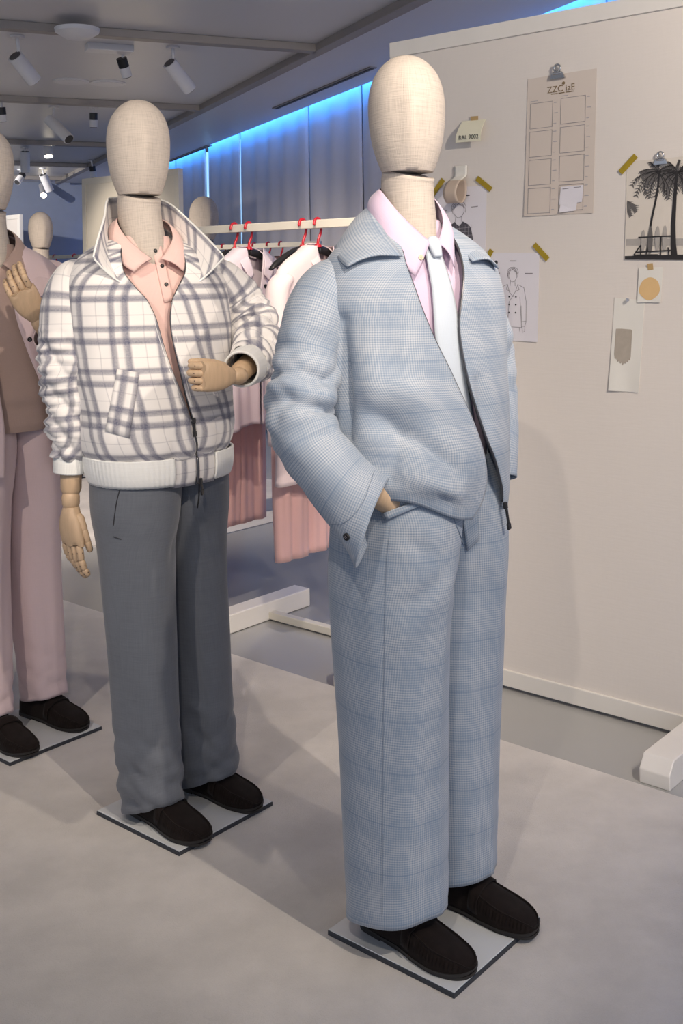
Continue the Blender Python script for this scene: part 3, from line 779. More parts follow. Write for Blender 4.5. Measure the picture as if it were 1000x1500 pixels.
# ---- first mannequin: pale blue checked suit
def man_checked():
    man = Man((.182, 2.374), 'mannequin in a pale blue checked zip jacket and trousers, hands in pockets', (0, .045), -20); r = man.root
    base_plate(man); head_neck(man, yaw=-46)
    shoe(man, -.098, -.020, math.radians(-5), -1); shoe(man, .098, -.050, math.radians(4), 1)
    tab = [(.05, .100, .028, .092, .112), (.30, .100, .022, .096, .118), (.55, .102, .016, .101, .126), (.72, .103, .010, .104, .138), (.82, .094, .004, .112, .146), (.90, .086, 0, .118, .146), (1.0, .078, 0, .112, .130), (1.04, .074, 0, .110, .122)]
    tr, tg = leg_trousers(man, 'glen', tab, 1.03, .078, foldseed=2, breakamp=.0015, creaseamp=.06, wave=.0045, hemtilt=.05, lst=[(man.L(652, 835, 2.22), man.L(590, 900, 2.18), .016, -.010), (man.L(648, 850, 2.22), man.L(560, 985, 2.18), .020, .007), (man.L(668, 850, 2.27), man.L(725, 900, 2.30), .014, -.009), (man.L(660, 880, 2.27), man.L(722, 960, 2.30), .018, .007), (man.L(575, 780, 2.16), man.L(640, 820, 2.2), .016, -.007), (man.L(530, 830, 2.2), man.L(545, 1000, 2.2), .018, .006), (man.L(600, 1000, 2.17), man.L(605, 1250, 2.17), .03, .005)])
    # shirt, tie
    srows = [(.98, 0, .180, .118), (1.15, 0, .185, .118), (1.30, 0, .19, .114), (1.38, .002, .185, .106), (1.44, .006, .155, .090), (1.48, .01, .115, .078), (1.51, .012, .085, .070), (1.54, .013, .070, .066)]
    G = torso(srows, 40, 72); G = man.warp(G); sh = MB().grid(G, uv_of(G, True), True).build('shirt', 'lilac', r)
    collar(man, [(0, .058, 1.612), (.045, .045, 1.612), (.066, 0, 1.598), (.058, -.048, 1.553), (.020, -.082, 1.502), (.008, -.088, 1.492)],
           [(0, .082, 1.568), (.06, .072, 1.560), (.094, .015, 1.54), (.102, -.055, 1.488), (.082, -.098, 1.440), (.066, -.112, 1.418)], 'shirt_collar', 'lilac', sh, bulge=.010, solid=.0025, left=([(.045, .045, 1.612), (.064, 0, 1.592), (.054, -.048, 1.545), (.020, -.082, 1.500), (.006, -.088, 1.492)], [(.058, .070, 1.562), (.080, .015, 1.545), (.074, -.050, 1.500), (.050, -.092, 1.458), (.036, -.110, 1.436)]))
    zt = np.linspace(1.485, .99, 30); S = smooth_tab(srows, zt)
    wdt = np.interp(zt, [.99, 1.30, 1.485], [.038, .032, .017]); cols = 9; T = np.zeros((30, cols, 3))
    for j in range(30):
        for i in range(cols):
            q = (i / (cols - 1) - .5) * 2; T[j, i] = (wdt[j] * q, S[j, 0] - S[j, 2] - .016 + .006 * q * q, zt[j])
    T = man.warp(T); tie = MB().grid(T, uv_of(T, False)).build('tie', 'tie', r, solid=.004)
    Kn, _, _ = tube_grid([(0, -.084, 1.500, .010, .008), (0, -.089, 1.490, .016, .010), (0, -.096, 1.474, .014, .010), (0, -.104, 1.458, .010, .007)], 14, 24, up=(1, 0, 0)); Kn = man.warp(Kn)
    MB().grid(Kn, uv_of(Kn, True), True, cap0=True, cap1=True).build('tie_knot', 'tie', tie)
    # jacket body
    rows = [(.915, -.004, .214, .160), (.96, -.004, .216, .164), (1.02, -.004, .214, .163), (1.12, -.004, .212, .154), (1.22, -.002, .214, .146)] + SHOULDER
    xr = [(.915, -.045), (.95, -.014), (1.0, .004), (1.08, .004), (1.2, -.018), (1.30, -.048), (1.38, -.072), (1.44, -.082), (1.48, -.078), (1.54, -.06)]
    xl = [(.915, .088), (.95, .080), (1.0, .058), (1.08, .032), (1.2, .020), (1.30, .024), (1.38, .042), (1.44, .060), (1.48, .066), (1.54, .058)]
    G = torso(rows, 110, 150, xr, xl, z1=1.525); N = outward(G, False); z = G[..., 2]; x = G[..., 0]; fr = (G[..., 1] < 0)
    D = .006 * swave(G, 11, 4) + .003 * swave(G, 26, 9)
    hemr = (1 - sstep((z - .92) / .16)) * (x < 0)
    D = D + .018 * np.exp(-((z - 1.03) / .07) ** 2) * np.exp(-((x + .09) / .08) ** 2) * fr
    G = G + N * D[..., None]
    # right hem rides up over the wrist in the pocket
    G[..., 2] += .055 * (1 - sstep((z - .915) / .22)) * np.exp(-((x + .20) / .085) ** 2)
    G = man.warp(G)
    P = lambda u, v, d=2.2: man.L(u, v, d)
    G = strokes(G, outward(G, False), [
        (P(530, 600), P(600, 640), 0.0263, -0.0221), (P(600, 640), P(672, 690), 0.0225, -0.0265), (P(590, 690), P(668, 725), 0.0210, 0.0265), (P(560, 560), P(655, 600), 0.0338, 0.0199),
        (P(585, 640), P(575, 700), 0.0165, -0.0221), (P(500, 470, 2.24), P(512, 640, 2.24), 0.0165, -0.0265), (P(545, 480), P(540, 640), 0.0300, 0.0155), (P(600, 450), P(610, 560), 0.0300, 0.0133),
        (P(700, 560, 2.3), P(725, 640, 2.3), 0.0150, -0.0177), (P(610, 700), P(660, 735), 0.0112, -0.0155), (P(520, 700), P(600, 715), 0.0150, 0.0177)])
    jk = MB().grid(G, uv_of(G, False)).build('jacket', 'glen', r, solid=.0035)
    for cidx, nm in ((0, 0), (-1, 1)):
        e = G[:, cidx]; piping(e[2:], 'zip_teeth', 'metal', jk, .0032)
        e2 = G[:, 2 if cidx == 0 else -3]; 
    pz = G[2, -1]; zip_pull(man, pz + np.array([0, -.005, -.004]), (.25, 0, -1), (0, -1, 0), jk, .04)
    # sleeves: wide, bent at the elbow, hands in pockets
    f1 = lambda s, T, L, G: (.004 * swave(G, 30, 3) + .022 * np.exp(-((s - .50) / .15) ** 2) * crumple(L, T, 11, 40) + .006 * crumple(L, T, 12, 20))
    c = [(*P(520, 415, 2.365), .030, .06), (*P(492, 414, 2.335), .052, .068), (*P(468, 448, 2.305), .064, .068), (*P(453, 510, 2.275), .064, .060), (*P(445, 565, 2.255), .065, .062), (*P(440, 612, 2.235), .067, .066),
         (*P(456, 652, 2.215), .066, .067), (*P(487, 692, 2.195), .068, .067), (*P(517, 730, 2.180), .075, .068), (*P(545, 766, 2.168), .088, .074)]
    sl, SG1 = sleeve(man, 'glen', c, fold=f1, parent=jk, name='sleeve', endtilt=(P(575, 672, 2.16) - P(500, 760, 2.16), .62), lst=[(P(425, 585, 2.20), P(478, 600, 2.18), .014, -.012), (P(430, 610, 2.19), P(490, 570, 2.20), .016, .010), (P(470, 640, 2.16), P(495, 620, 2.15), .014, -.010), (P(430, 640, 2.18), P(540, 745, 2.1), .03, .006)])
    man.button(sl, 508, 786, .0075) or None
    man.seam(sl, [(478, 768), (505, 765), (530, 738), (548, 690)], 'cuff_stitch', 'seam', .0006)
    f2 = lambda s, T, L, G: (.004 * swave(G, 30, 8) + .016 * np.exp(-((s - .42) / .18) ** 2) * crumple(L, T, 21, 32))
    c = [(*P(668, 410, 2.45), .03, .06), (*P(688, 418, 2.48), .05, .066), (*P(706, 480, 2.52), .060, .058), (*P(716, 525, 2.54), .062, .056), (*P(720, 570, 2.53), .058, .054), (*P(724, 620, 2.50), .058, .052), (*P(727, 665, 2.46), .052, .046), (*P(731, 700, 2.44), .045, .036)]
    s2, _ = sleeve(man, 'glen', c, fold=f2, parent=jk, name='sleeve')
    # wrists in the pockets
    MB().capsule(P(540, 714, 2.19), P(612, 762, 2.26), .029, .026, n=22).build('forearm', 'wood', r, auto=70)
    MB().cyl(P(579, 739.5, 2.226), P(583, 742.5, 2.230), .0292, .0288, n=24).build('wrist_ring', 'wood', r, auto=40)
    w_, d_ = Vector(P(590, 745, 2.185)), Vector(P(640, 800, 2.22)) - Vector(P(590, 745, 2.185))
    MB().capsule(P(728, 690, 2.45), P(725, 735, 2.43), .026, .024, n=18).build('forearm', 'wood', r, auto=70)
    # collar
    collar(man, [(0, .070, 1.585), (.055, .055, 1.580), (.088, .005, 1.558), (.098, -.050, 1.515), (.095, -.090, 1.478), (.092, -.108, 1.460)],
           [(0, .112, 1.520), (.080, .100, 1.512), (.155, .055, 1.487), (.188, .000, 1.464), (.200, -.045, 1.448), (.202, -.070, 1.440)], 'jacket_collar', 'glen', jk, bulge=.014, solid=.004, left=([(.053, .055, 1.572), (.079, .008, 1.538), (.086, -.050, 1.494), (.083, -.092, 1.462), (.080, -.116, 1.448)], [(.076, .095, 1.508), (.136, .055, 1.484), (.164, .000, 1.462), (.172, -.050, 1.446), (.168, -.092, 1.432)]))
    man.seam(jk, [(524, 570), (526, 620), (531, 655), (534, 680)], 'pocket_slit', 'seam', .0018)
    man.seam(tr, [(572, 770), (566, 830), (563, 960), (561, 1150), (560, 1340)], 'side_seam', 'seam', .0005)
    man.seam(tr, [(664, 760), (680, 800), (684, 806), (690, 780), (693, 745)], 'fly_stitch', 'seam', .0012)
    man.patch(tr, [(666, 700), (694, 690), (700, 790), (684, 806)], 'fly_flap', 'glen', 10, 6, .004)
    man.patch(tr, [(700, 640), (706, 640), (708, 690), (702, 690)], 'belt_loop', 'glen', 8, 3, .007)
    p, n = man.hit(sh, 617, 379)
    sc = [o for o in sh.children if o.name.startswith('shirt_collar')][0]
    man.button(sc, 616, 378, .006, 'gold')
    man.patch(tr, [(560, 752), (620, 730), (622, 738), (566, 762)], 'pocket_edge', 'glen', 4, 10, .006)
    return man
man1 = man_checked()

# ---- second mannequin: plaid bomber jacket
def man_plaid():
    man = Man((-.438, 2.916), 'mannequin in a cream and grey plaid bomber jacket with grey trousers, fist at its waist', (-.045, .10), -22); r = man.root
    P = lambda u, v, d=2.78: man.L(u, v, d)
    base_plate(man); head_neck(man, yaw=-30)
    shoe(man, -.098, -.045, math.radians(-4), -1); shoe(man, .098, -.030, math.radians(6), 1)
    tab = [(.03, .094, .008, .070, .082), (.12, .094, .008, .075, .086), (.30, .093, .012, .080, .091), (.55, .093, .012, .086, .098), (.72, .094, .008, .091, .109), (.82, .090, .006, .104, .124), (.90, .084, .004, .107, .128), (1.0, .078, .005, .104, .122)]
    tr, tg = leg_trousers(man, 'greylinen', tab, .99, .050, foldseed=5, breakamp=.0085, creaseamp=.02, wave=.006, hemtilt=.06, lst=[(P(215, 1100, 2.84), P(262, 1140, 2.84), .013, -.012), (P(200, 1130, 2.84), P(250, 1165, 2.84), .012, .010), (P(262, 1060, 2.9), P(325, 1090, 2.95), .014, -.011), (P(255, 1030, 2.9), P(328, 1045, 2.95), .014, .010), (P(285, 760, 2.85), P(225, 850, 2.82), .02, -.008), (P(288, 790, 2.85), P(325, 830, 2.95), .018, -.008), (P(200, 760, 2.8), P(210, 1000, 2.83), .03, .006)])
    srows = [(.92, 0, .172, .116), (1.15, 0, .178, .116), (1.30, 0, .185, .112), (1.38, .002, .180, .104), (1.44, .006, .150, .088), (1.48, .01, .112, .076), (1.51, .012, .085, .070), (1.535, .013, .070, .066)]
    G = torso(srows, 40, 72); G = G + outward(G, True) * (.003 * swave(G, 25, 3))[..., None]; G = man.warp(G); sh = MB().grid(G, uv_of(G, True), True).build('polo_shirt', 'pinkpolo', r)
    sc, _ = collar(man, [(0, .062, 1.590), (.048, .048, 1.588), (.070, 0, 1.570), (.064, -.048, 1.530), (.030, -.082, 1.488), (.012, -.094, 1.472)],
           [(0, .084, 1.548), (.06, .074, 1.543), (.092, .015, 1.528), (.098, -.052, 1.488), (.086, -.090, 1.455), (.066, -.106, 1.438)], 'polo_collar', 'pinkpolo', sh, bulge=.010, solid=.003)
    man.patch(sh, [(222, 362), (236, 362), (254, 440), (240, 444)], 'placket', 'pinkpolo', 14, 6, .003)
    for u, v in ((227, 368), (237, 390), (243, 417)): man.button([c for c in sh.children if c.name.startswith('placket')][0], u, v, .0058)
    rows = [(.955, 0, .194, .150), (.985, 0, .207, .162), (1.03, 0, .212, .164), (1.12, 0, .212, .156), (1.22, 0, .212, .148)] + SHOULDER
    xr = [(.90, -.012), (1.0, -.012), (1.08, -.012), (1.2, -.022), (1.30, -.026), (1.36, -.044), (1.40, -.074), (1.44, -.094), (1.48, -.09), (1.54, -.06)]
    xl = [(.90, .000), (1.0, -.002), (1.08, -.002), (1.2, .004), (1.30, .010), (1.36, .022), (1.40, .046), (1.44, .072), (1.48, .080), (1.54, .06)]
    G = torso(rows, 110, 150, xr, xl, z1=1.522); N = outward(G, False); z = G[..., 2]; x = G[..., 0]
    D = .006 * swave(G, 12, 14) + .003 * swave(G, 30, 19) + .007 * (1 - sstep((z - .97) / .15)) * puff(x * 40 + 4 * z + np.sin(z * 30))
    G = man.warp(G + N * D[..., None])
    G = strokes(G, outward(G, False), [(P(165, 470), P(150, 560), .022, -.010), (P(180, 500), P(170, 620), .03, .006), (P(215, 560), P(225, 660), .03, .007), (P(300, 470, 2.85), P(320, 560, 2.9), .02, -.008),
        (P(150, 650), P(200, 640), .015, -.008), (P(305, 600), P(325, 640), .015, -.007)])
    jk = MB().grid(G, uv_of(G, False)).build('bomber_jacket', 'plaid', r, solid=.004)
    piping(G[:, 0], 'zip_teeth', 'metal', jk, .0028); piping(G[:, -1], 'zip_teeth', 'metal', jk, .0028)
    e = G[:, 3]; piping(G[20:, 1], 'zip_tape', 'rib', jk, .0045); piping(G[20:, -2], 'zip_tape', 'rib', jk, .0045)
    # knitted hem: band below, plaid front tabs
    hr = [(.893, 0, .192, .146), (.91, 0, .198, .153), (.935, 0, .202, .156), (.962, 0, .203, .157)]
    H = torso(hr, 12, 240, [(.88, -.078), (.97, -.078)], [(.88, .058), (.97, .058)]); N = outward(H, False); cc = np.arange(240)
    H = H + N * (.0014 * np.abs(np.sin(cc * math.pi / 3)))[None, :, None]; H = man.warp(H); MB().grid(H, uv_of(H, False)).build('hem_rib', 'rib', jk, solid=.006)
    for a, b in ((-.079, -.010), (-.002, .059)):
        Q = np.zeros((8, 12, 3)); zz = np.linspace(.885, .975, 8); S = smooth_tab(hr, np.minimum(zz, .96))
        for j in range(8):
            for i in range(12):
                xx = a + (b - a) * i / 11; Q[j, i] = (xx, -S[j, 2] * (1 - abs(xx / S[j, 1]) ** 2.3) ** (1 / 2.3) - .001, zz[j])
        Q = man.warp(Q); MB().grid(Q, uv_of(Q, False) + np.array([.03, .02])).build('hem_tab', 'plaid', jk, solid=.006)
    zl = man.warp(np.array([[-.006, -.158 - .004, zz_] for zz_ in np.linspace(.887, 1.08, 20)])); 
    mid = (G[:, 0] + G[:, -1]) / 2
    closed = [man.warp(np.array([-.006, -.153, .888])), man.warp(np.array([-.006, -.158, .955]))] + [mid[j] for j in range(0, 40, 3) if mid[j][2] < 1.06]
    MB().grid(line_tube(closed, .0045), closed=True, cap0=True, cap1=True).build('zip_chain', 'metal', jk)
    p, n = man.hit(jk, 281, 604); zp = np.array(closed[-1]) + np.array([0, -.006, .0]); zip_pull(man, zp, (0.05, 0, -1), (.3, -1, 0), jk, .026)
    zip_pull(man, np.array(closed[0]) + np.array([0, -.006, .012]), (.12, 0, -1), (.3, -1, 0), jk, .022)
    # standing collar opened outwards
    ck, CG = collar(man, [(0, .072, 1.530), (.055, .062, 1.528), (.088, .018, 1.512), (.100, -.035, 1.475), (.100, -.085, 1.437), (.096, -.115, 1.405)],
           [(0, .100, 1.645), (.058, .082, 1.642), (.086, .034, 1.628), (.112, -.028, 1.585), (.152, -.090, 1.520), (.176, -.128, 1.475)], 'jacket_collar', 'plaid', jk, bulge=-.006, solid=.005)
    edge = np.concatenate([CG[:, 0][::1], CG[-1], CG[::-1, -1]]); MB().grid(line_tube(edge, .003), closed=True, cap0=True, cap1=True).build('collar_binding', 'rib', jk)
    # sleeves
    f1 = lambda s, T, L, G: .003 * swave(G, 25, 3) + sstep((s - .30) / .15) * (.016 * crumple(L, T, 31, 40, 4) + .007 * crumple(L, T, 32, 85, 4) + .004 * swave(G, 60, 5))
    c = [(*P(128, 400, 2.92), .045, .06), (*P(112, 412, 2.90), .062, .068), (*P(103, 445, 2.885), .074, .076), (*P(101, 500, 2.875), .074, .078), (*P(101, 550, 2.870), .066, .070), (*P(106, 600, 2.868), .060, .062), (*P(108, 640, 2.866), .058, .058), (*P(105, 662, 2.866), .048, .047), (*P(103, 670, 2.866), .041, .040)]
    s1, _ = sleeve(man, 'plaid', c, rows=130, n=72, fold=f1, parent=jk)
    cuff_band(man, [(*P(104, 664, 2.866), .042, .040), (*P(103, 675, 2.866), .0435, .042), (*P(102, 692, 2.866), .041, .040)], 'cuff', 'rib', jk)
    f2 = lambda s, T, L, G: .003 * swave(G, 25, 13) + sstep((s - .18) / .15) * (.015 * crumple(L, T, 41, 38, 4) + .007 * crumple(L, T, 42, 80, 4) + .004 * swave(G, 60, 25))
    c = [(*P(300, 398, 3.04), .045, .06), (*P(322, 414, 3.06), .066, .070), (*P(348, 446, 3.08), .076, .074), (*P(370, 480, 3.06), .070, .072), (*P(378, 508, 3.00), .064, .068), (*P(374, 526, 2.93), .058, .062), (*P(364, 535, 2.87), .048, .050)]
    s2, _ = sleeve(man, 'plaid', c, rows=120, n=72, fold=f2, parent=jk)
    cuff_band(man, [(*P(370, 530, 2.905), .052, .052), (*P(361, 536, 2.860), .052, .052), (*P(353, 541, 2.815), .047, .048)], 'cuff', 'rib', jk)
    # welt pocket
    man.patch(jk, [(172, 541), (204, 546), (190, 642), (156, 632)], 'pocket_welt', 'plaid', 12, 8, .005)
    # hands
    MB().capsule(P(104, 675, 2.866), P(104, 716, 2.866), .0285, .027, n=22).build('forearm', 'wood', r, auto=70)
    wv = Vector(P(104, 742, 2.862)); sx = Vector(P(140, 742, 2.80)) - wv
    back = Vector(P(104, 742, 2.6)) - wv
    o, _ = hand(man, wv, (.0, -.04, -1), tuple(sx), tuple(back), [(.10, .22, .25), (.16, .25, .25), (.22, .28, .25), (.28, .3, .28)], scale=1.0, thumb=(.32, .30), spread=.03)
    MB().capsule(P(366, 532, 2.92), P(352, 545, 2.825), .029, .027, n=22).build('forearm', 'wood', r, auto=70)
    wv = Vector(P(340, 551, 2.775)); kn = Vector(P(298, 553, 2.715))
    al = kn - wv; up = Vector((0, 0, 1)); back = Vector(P(318, 553, 2.4)) - Vector(P(318, 553, 2.75))
    hand(man, wv, tuple(al), tuple(up), tuple(back), [(1.15, 1.35, .9), (1.2, 1.35, .9), (1.25, 1.35, .9), (1.3, 1.35, .9)], scale=.94, thumb=(.35, 1.0), spread=.02)
    # trouser details
    man.seam(tr, [(181, 702), (172, 730), (166, 770)], 'pocket_seam', 'slot', .0012)
    man.seam(tr, [(166, 786), (178, 790)], 'pocket_tack', 'slot', .0010)
    man.seam(tr, [(292, 700), (291, 730), (289, 744)], 'fly_edge', 'black', .002)
    return man
man2 = man_plaid()

# ---- third mannequin: dusty pink suit, hand raised to the lapel
def man_pink():
    man = Man((-1.0085, 3.4257), 'mannequin in a dusty pink buttoned jacket and pale pink trousers, hand at its chest', (-.05, .10), -22); r = man.root
    P = lambda u, v, d=3.3: man.L(u, v, d)
    base_plate(man); head_neck(man, yaw=-30)
    shoe(man, -.098, -.035, math.radians(-4), -1); shoe(man, .098, -.010, math.radians(8), 1)
    tab = [(.05, .098, .050, .062, .086), (.30, .096, .048, .070, .098), (.55, .094, .048, .080, .112), (.72, .094, .042, .090, .126), (.82, .088, .032, .100, .134), (.90, .082, .022, .104, .134), (1.0, .078, .015, .100, .120)]
    tr, tg = leg_trousers(man, 'pinklinen', tab, 1.03, .075, foldseed=9, breakamp=.0035, creaseamp=.05, wave=.005, hemtilt=.04)
    srows = [(.955, 0, .170, .124), (.975, 0, .176, .130), (1.03, 0, .178, .130), (1.06, 0, .185, .136), (1.15, 0, .186, .130), (1.30, 0, .188, .118), (1.38, .002, .180, .106), (1.44, .006, .150, .088), (1.48, .01, .112, .076), (1.51, .012, .085, .070), (1.535, .013, .070, .066)]
    G = torso(srows, 60, 72); G = G + outward(G, True) * (.003 * swave(G, 25, 3))[..., None]; G = man.warp(G); sh = MB().grid(G, uv_of(G, True), True).build('knit_polo', 'taupe', r)
    collar(man, [(0, .062, 1.590), (.048, .048, 1.588), (.070, 0, 1.570), (.064, -.048, 1.530), (.030, -.082, 1.488), (.012, -.094, 1.472)],
           [(0, .084, 1.545), (.06, .074, 1.538), (.096, .015, 1.52), (.106, -.055, 1.468), (.092, -.098, 1.425), (.070, -.116, 1.405)], 'polo_collar', 'taupe', sh, bulge=.010, solid=.003)
    rows = [(.83, .01, .212, .165), (.95, .008, .210, .160), (1.05, .005, .208, .155), (1.15, 0, .208, .150), (1.22, 0, .210, .146)] + SHOULDER
    xr = [(.83, -.10), (1.0, -.085), (1.2, -.068), (1.35, -.07), (1.44, -.09), (1.54, -.06)]; xl = [(.83, .090), (.95, .080), (1.085, .066), (1.21, .046), (1.35, .034), (1.44, .085), (1.54, .06)]
    G = torso(rows, 90, 130, xr, xl, z1=1.522); N = outward(G, False)
    G = man.warp(G + N * (.006 * swave(G, 12, 24) + .003 * swave(G, 30, 29))[..., None]); jk = MB().grid(G, uv_of(G, False)).build('pink_jacket', 'pinkjacket', r, solid=.004)
    collar(man, [(0, .070, 1.570), (.055, .056, 1.566), (.088, .008, 1.545), (.092, -.050, 1.495), (.075, -.095, 1.440), (.040, -.128, 1.36)],
           [(0, .104, 1.512), (.078, .094, 1.505), (.142, .04, 1.478), (.168, -.040, 1.440), (.150, -.105, 1.415), (.120, -.140, 1.37)], 'jacket_collar', 'pinkjacket', jk, bulge=.010, solid=.004)
    fr = G[:, -1]; 
    for zz in (1.235, 1.10, .985, .895, .845):
        j = np.argmin(np.abs(fr[:, 2] - zz)); u, v = proj_local(man, G[j, -3]); man.button(jk, u, v, .0085)
    piping(G[:, -1], 'front_edge', 'pinkjacket', jk, .003)
    f = lambda s, T, L, G: .004 * swave(G, 25, 33) + .012 * np.exp(-((s - .5) / .15) ** 2) * puff(L * 34 + 1.2 * np.sin(T))
    c = [(*P(58, 400, 3.55), .05, .06), (*P(76, 412, 3.57), .066, .07), (*P(90, 450, 3.56), .068, .07), (*P(97, 500, 3.50), .066, .066), (*P(96, 525, 3.42), .062, .062), (*P(84, 510, 3.32), .054, .054), (*P(72, 490, 3.26), .048, .048)]
    sleeve(man, 'pinkjacket', c, fold=f, parent=jk)
    c = [(*P(-58, 405, 3.42), .05, .06), (*P(-78, 420, 3.39), .066, .07), (*P(-86, 480, 3.36), .064, .066), (*P(-88, 560, 3.34), .06, .06), (*P(-84, 640, 3.32), .055, .055), (*P(-80, 690, 3.30), .05, .05)]
    sleeve(man, 'pinkjacket', c, fold=f, parent=jk)
    MB().capsule(P(74, 492, 3.27), P(60, 474, 3.21), .027, .026, n=20).build('forearm', 'wood', r, auto=70)
    wv = Vector(P(54, 466, 3.185)); kn = Vector(P(24, 418, 3.13)); thd = Vector(P(75, 410, 3.15)) - Vector(P(30, 440, 3.15)); back = Vector(P(35, 440, 2.8)) - Vector(P(35, 440, 3.15))
    hand(man, wv, tuple(kn - wv), tuple(thd), tuple(back), [(.25, .55, .5), (.5, .6, .5), (.5, .7, .5), (.6, .7, .5)], scale=1.0, thumb=(.05, 1.1), spread=.02)
    MB().capsule(P(-80, 690, 3.30), P(-79, 735, 3.30), .027, .025, n=20).build('forearm', 'wood', r, auto=70)
    wv = Vector(P(-79, 750, 3.30)); sx = Vector(P(-40, 750, 3.25)) - wv; back = Vector(P(-79, 750, 3.0)) - wv
    hand(man, wv, (0, -.03, -1), tuple(sx), tuple(back), (.15, .25, .25), thumb=(.32, .3), spread=.03)
    return man
def proj_local(man, q):
    p = man.c + EX * q[0] + EY * q[1] + np.array([0, 0, q[2] + .006]); c, s = math.cos(ROLL), math.sin(ROLL); Z = p[2] - CH
    return U0 + FPX / p[1] * (p[0] * c - Z * s), V0 - FPX / p[1] * (p[0] * s + Z * c)
man3 = man_pink()

# ---- farther mannequins, mostly hidden behind the first ones
def man_far(c, label, topmat, legmat, head='linen', sc=1):
    man = Man(c, label, (-.03, .07), -15, None); r = man.root
    base_plate(man); head_neck(man, yaw=-20, mat=head)
    shoe(man, -.098, -.03, math.radians(-4), -1); shoe(man, .098, -.03, math.radians(6), 1)
    tab = [(.05, .100, .040, .080, .095), (.55, .102, .040, .098, .118), (.72, .102, .035, .102, .130), (.82, .094, .028, .110, .138), (.90, .086, .02, .112, .138), (1.0, .078, .015, .104, .122)]
    leg_trousers(man, legmat, tab, 1.02, .07, foldseed=3, breakamp=.003, hemtilt=.03)
    rows = [(.86, 0, .205, .155), (1.05, 0, .204, .150), (1.22, 0, .208, .146)] + SHOULDER
    G = torso(rows, 60, 90, [(.8, -.004), (1.35, -.01), (1.45, -.05), (1.54, -.05)], [(.8, .004), (1.35, .01), (1.45, .05), (1.54, .05)], z1=1.525); N = outward(G, False)
    G = man.warp(G + N * (.007 * swave(G, 14, 7))[..., None]); jk = MB().grid(G, uv_of(G, False)).build('overshirt', topmat, r, solid=.004)
    collar(man, [(0, .070, 1.575), (.055, .056, 1.57), (.088, .008, 1.55), (.085, -.050, 1.50), (.05, -.10, 1.45)], [(0, .104, 1.525), (.078, .094, 1.52), (.13, .04, 1.49), (.14, -.04, 1.45), (.11, -.115, 1.41)], 'collar', topmat, jk)
    for sd in (-1, 1):
        S = man.warp(np.array([(sd * .17, 0, 1.435), (sd * .215, 0, 1.40), (sd * .25, .01, 1.28), (sd * .275, .03, 1.12), (sd * .275, .02, .98), (sd * .272, 0, .86)]))
        sleeve(man, topmat, [(*p, a, a) for p, a in zip(S, (.05, .068, .066, .06, .055, .048))], fold=lambda s, T, L, G: .005 * swave(G, 30, 3), parent=jk)
        w0 = S[-1]; MB().capsule(tuple(w0 + np.array([0, 0, .04])), tuple(w0 - np.array([0, 0, .03])), .026, .024, n=16).build('forearm', 'wood', r, auto=70)
        hand(man, tuple(w0 - np.array([0, 0, .045])), (0, -.05, -1), (0, -1, 0), (sd, 0, 0), (.2, .3, .25), thumb=(.3, .3))
    return man
p = onz(88, 704, 0); man4 = man_far((p[0] - .06, p[1] + .05), 'mannequin mostly hidden behind the shoulder of the pink suited mannequin', 'brown', 'offwhite')
p = px(318, 500, 6.5); man5 = man_far((p[0], 6.5), 'mannequin mostly hidden behind the clothes rail with red hooks', 'skyblue', 'brown')

# ------------------------------------------------------------------ framed boards
def fboard(name_label, corner, length, ztop, mats, foot=True, thick=.05, fr=.055, zb=0):
    """corner: left end on the floor; runs along -A (local -y)"""
    t = thing('display_board', name_label, 'display board', (corner[0], corner[1], zb), TH)
    fm, bm = mats; h0 = .012
    for nm, c, s in (('frame_rail', (0, -length / 2, ztop - fr / 2), (thick, length, fr)), ('frame_rail', (0, -length / 2, h0 + fr / 2), (thick, length, fr)),
                     ('frame_stile', (0, -fr / 2, (ztop + h0) / 2), (thick, fr, ztop - h0 - 2 * fr)), ('frame_stile', (0, -length + fr / 2, (ztop + h0) / 2), (thick, fr, ztop - h0 - 2 * fr))):
        boxo(nm, c, s, fm, t, bev=.002)
    G = np.zeros((2, 2, 3))
    y0, y1, z0, z1 = -fr + .004, -length + fr - .004, h0 + fr - .004, ztop - fr + .004
    m = MB()
    for xx, fl in ((-.016, 0), (.016, 1)):
        G[0, 0] = (xx, y0, z0); G[0, 1] = (xx, y1, z0); G[1, 0] = (xx, y0, z1); G[1, 1] = (xx, y1, z1); m.grid(G.copy(), uv_of(G, False))
    m.add([(-.016, y0, z0), (-.016, y1, z0), (.016, y1, z0), (.016, y0, z0), (-.016, y0, z1), (-.016, y1, z1), (.016, y1, z1), (.016, y0, z1)], [(0, 1, 2, 3), (4, 5, 6, 7)])
    m.build('panel', bm, t, smooth=False)
    return t
pl0 = onz(732, 1008, 0)
pn = EX
def pboard(u, v, off=0): return onplane(u, v, pl0 + EX * (-.016 - .0), EX)
topL = onplane(570, 63, pl0, EX); sL = float((topL - pl0) @ EY)
PC = pl0 + EY * sL + EX * .025
ZT = float(topL[2])
board = fboard('tall pale grey framed display board with sketches pinned on it', PC, 1.29, ZT, ('white', 'board'))
def foot(parent, y, name='foot'):
    m = MB(); prof = [(-.375, 0), (.375, 0), (.375, .040), (.345, .075), (-.345, .075), (-.375, .040)]
    m.prism(prof, y - .045, y + .045, fn=lambda a, b, h: (a, h, b)); return m.build(name, 'white', parent, smooth=False, bev=.003)
f1 = foot(board, -1.16); f2 = foot(board, -.03)
for s in (f1, f2): pass
board2 = fboard('cream framed display board standing behind the plaid mannequin', px(125, 400, 9.55) * np.array([1, 1, 0]), 1.27, 2.29, ('cream', 'cboard'), zb=.0065)
b2 = onz(31, 500, 0); q = px(31, 314, 13.5)
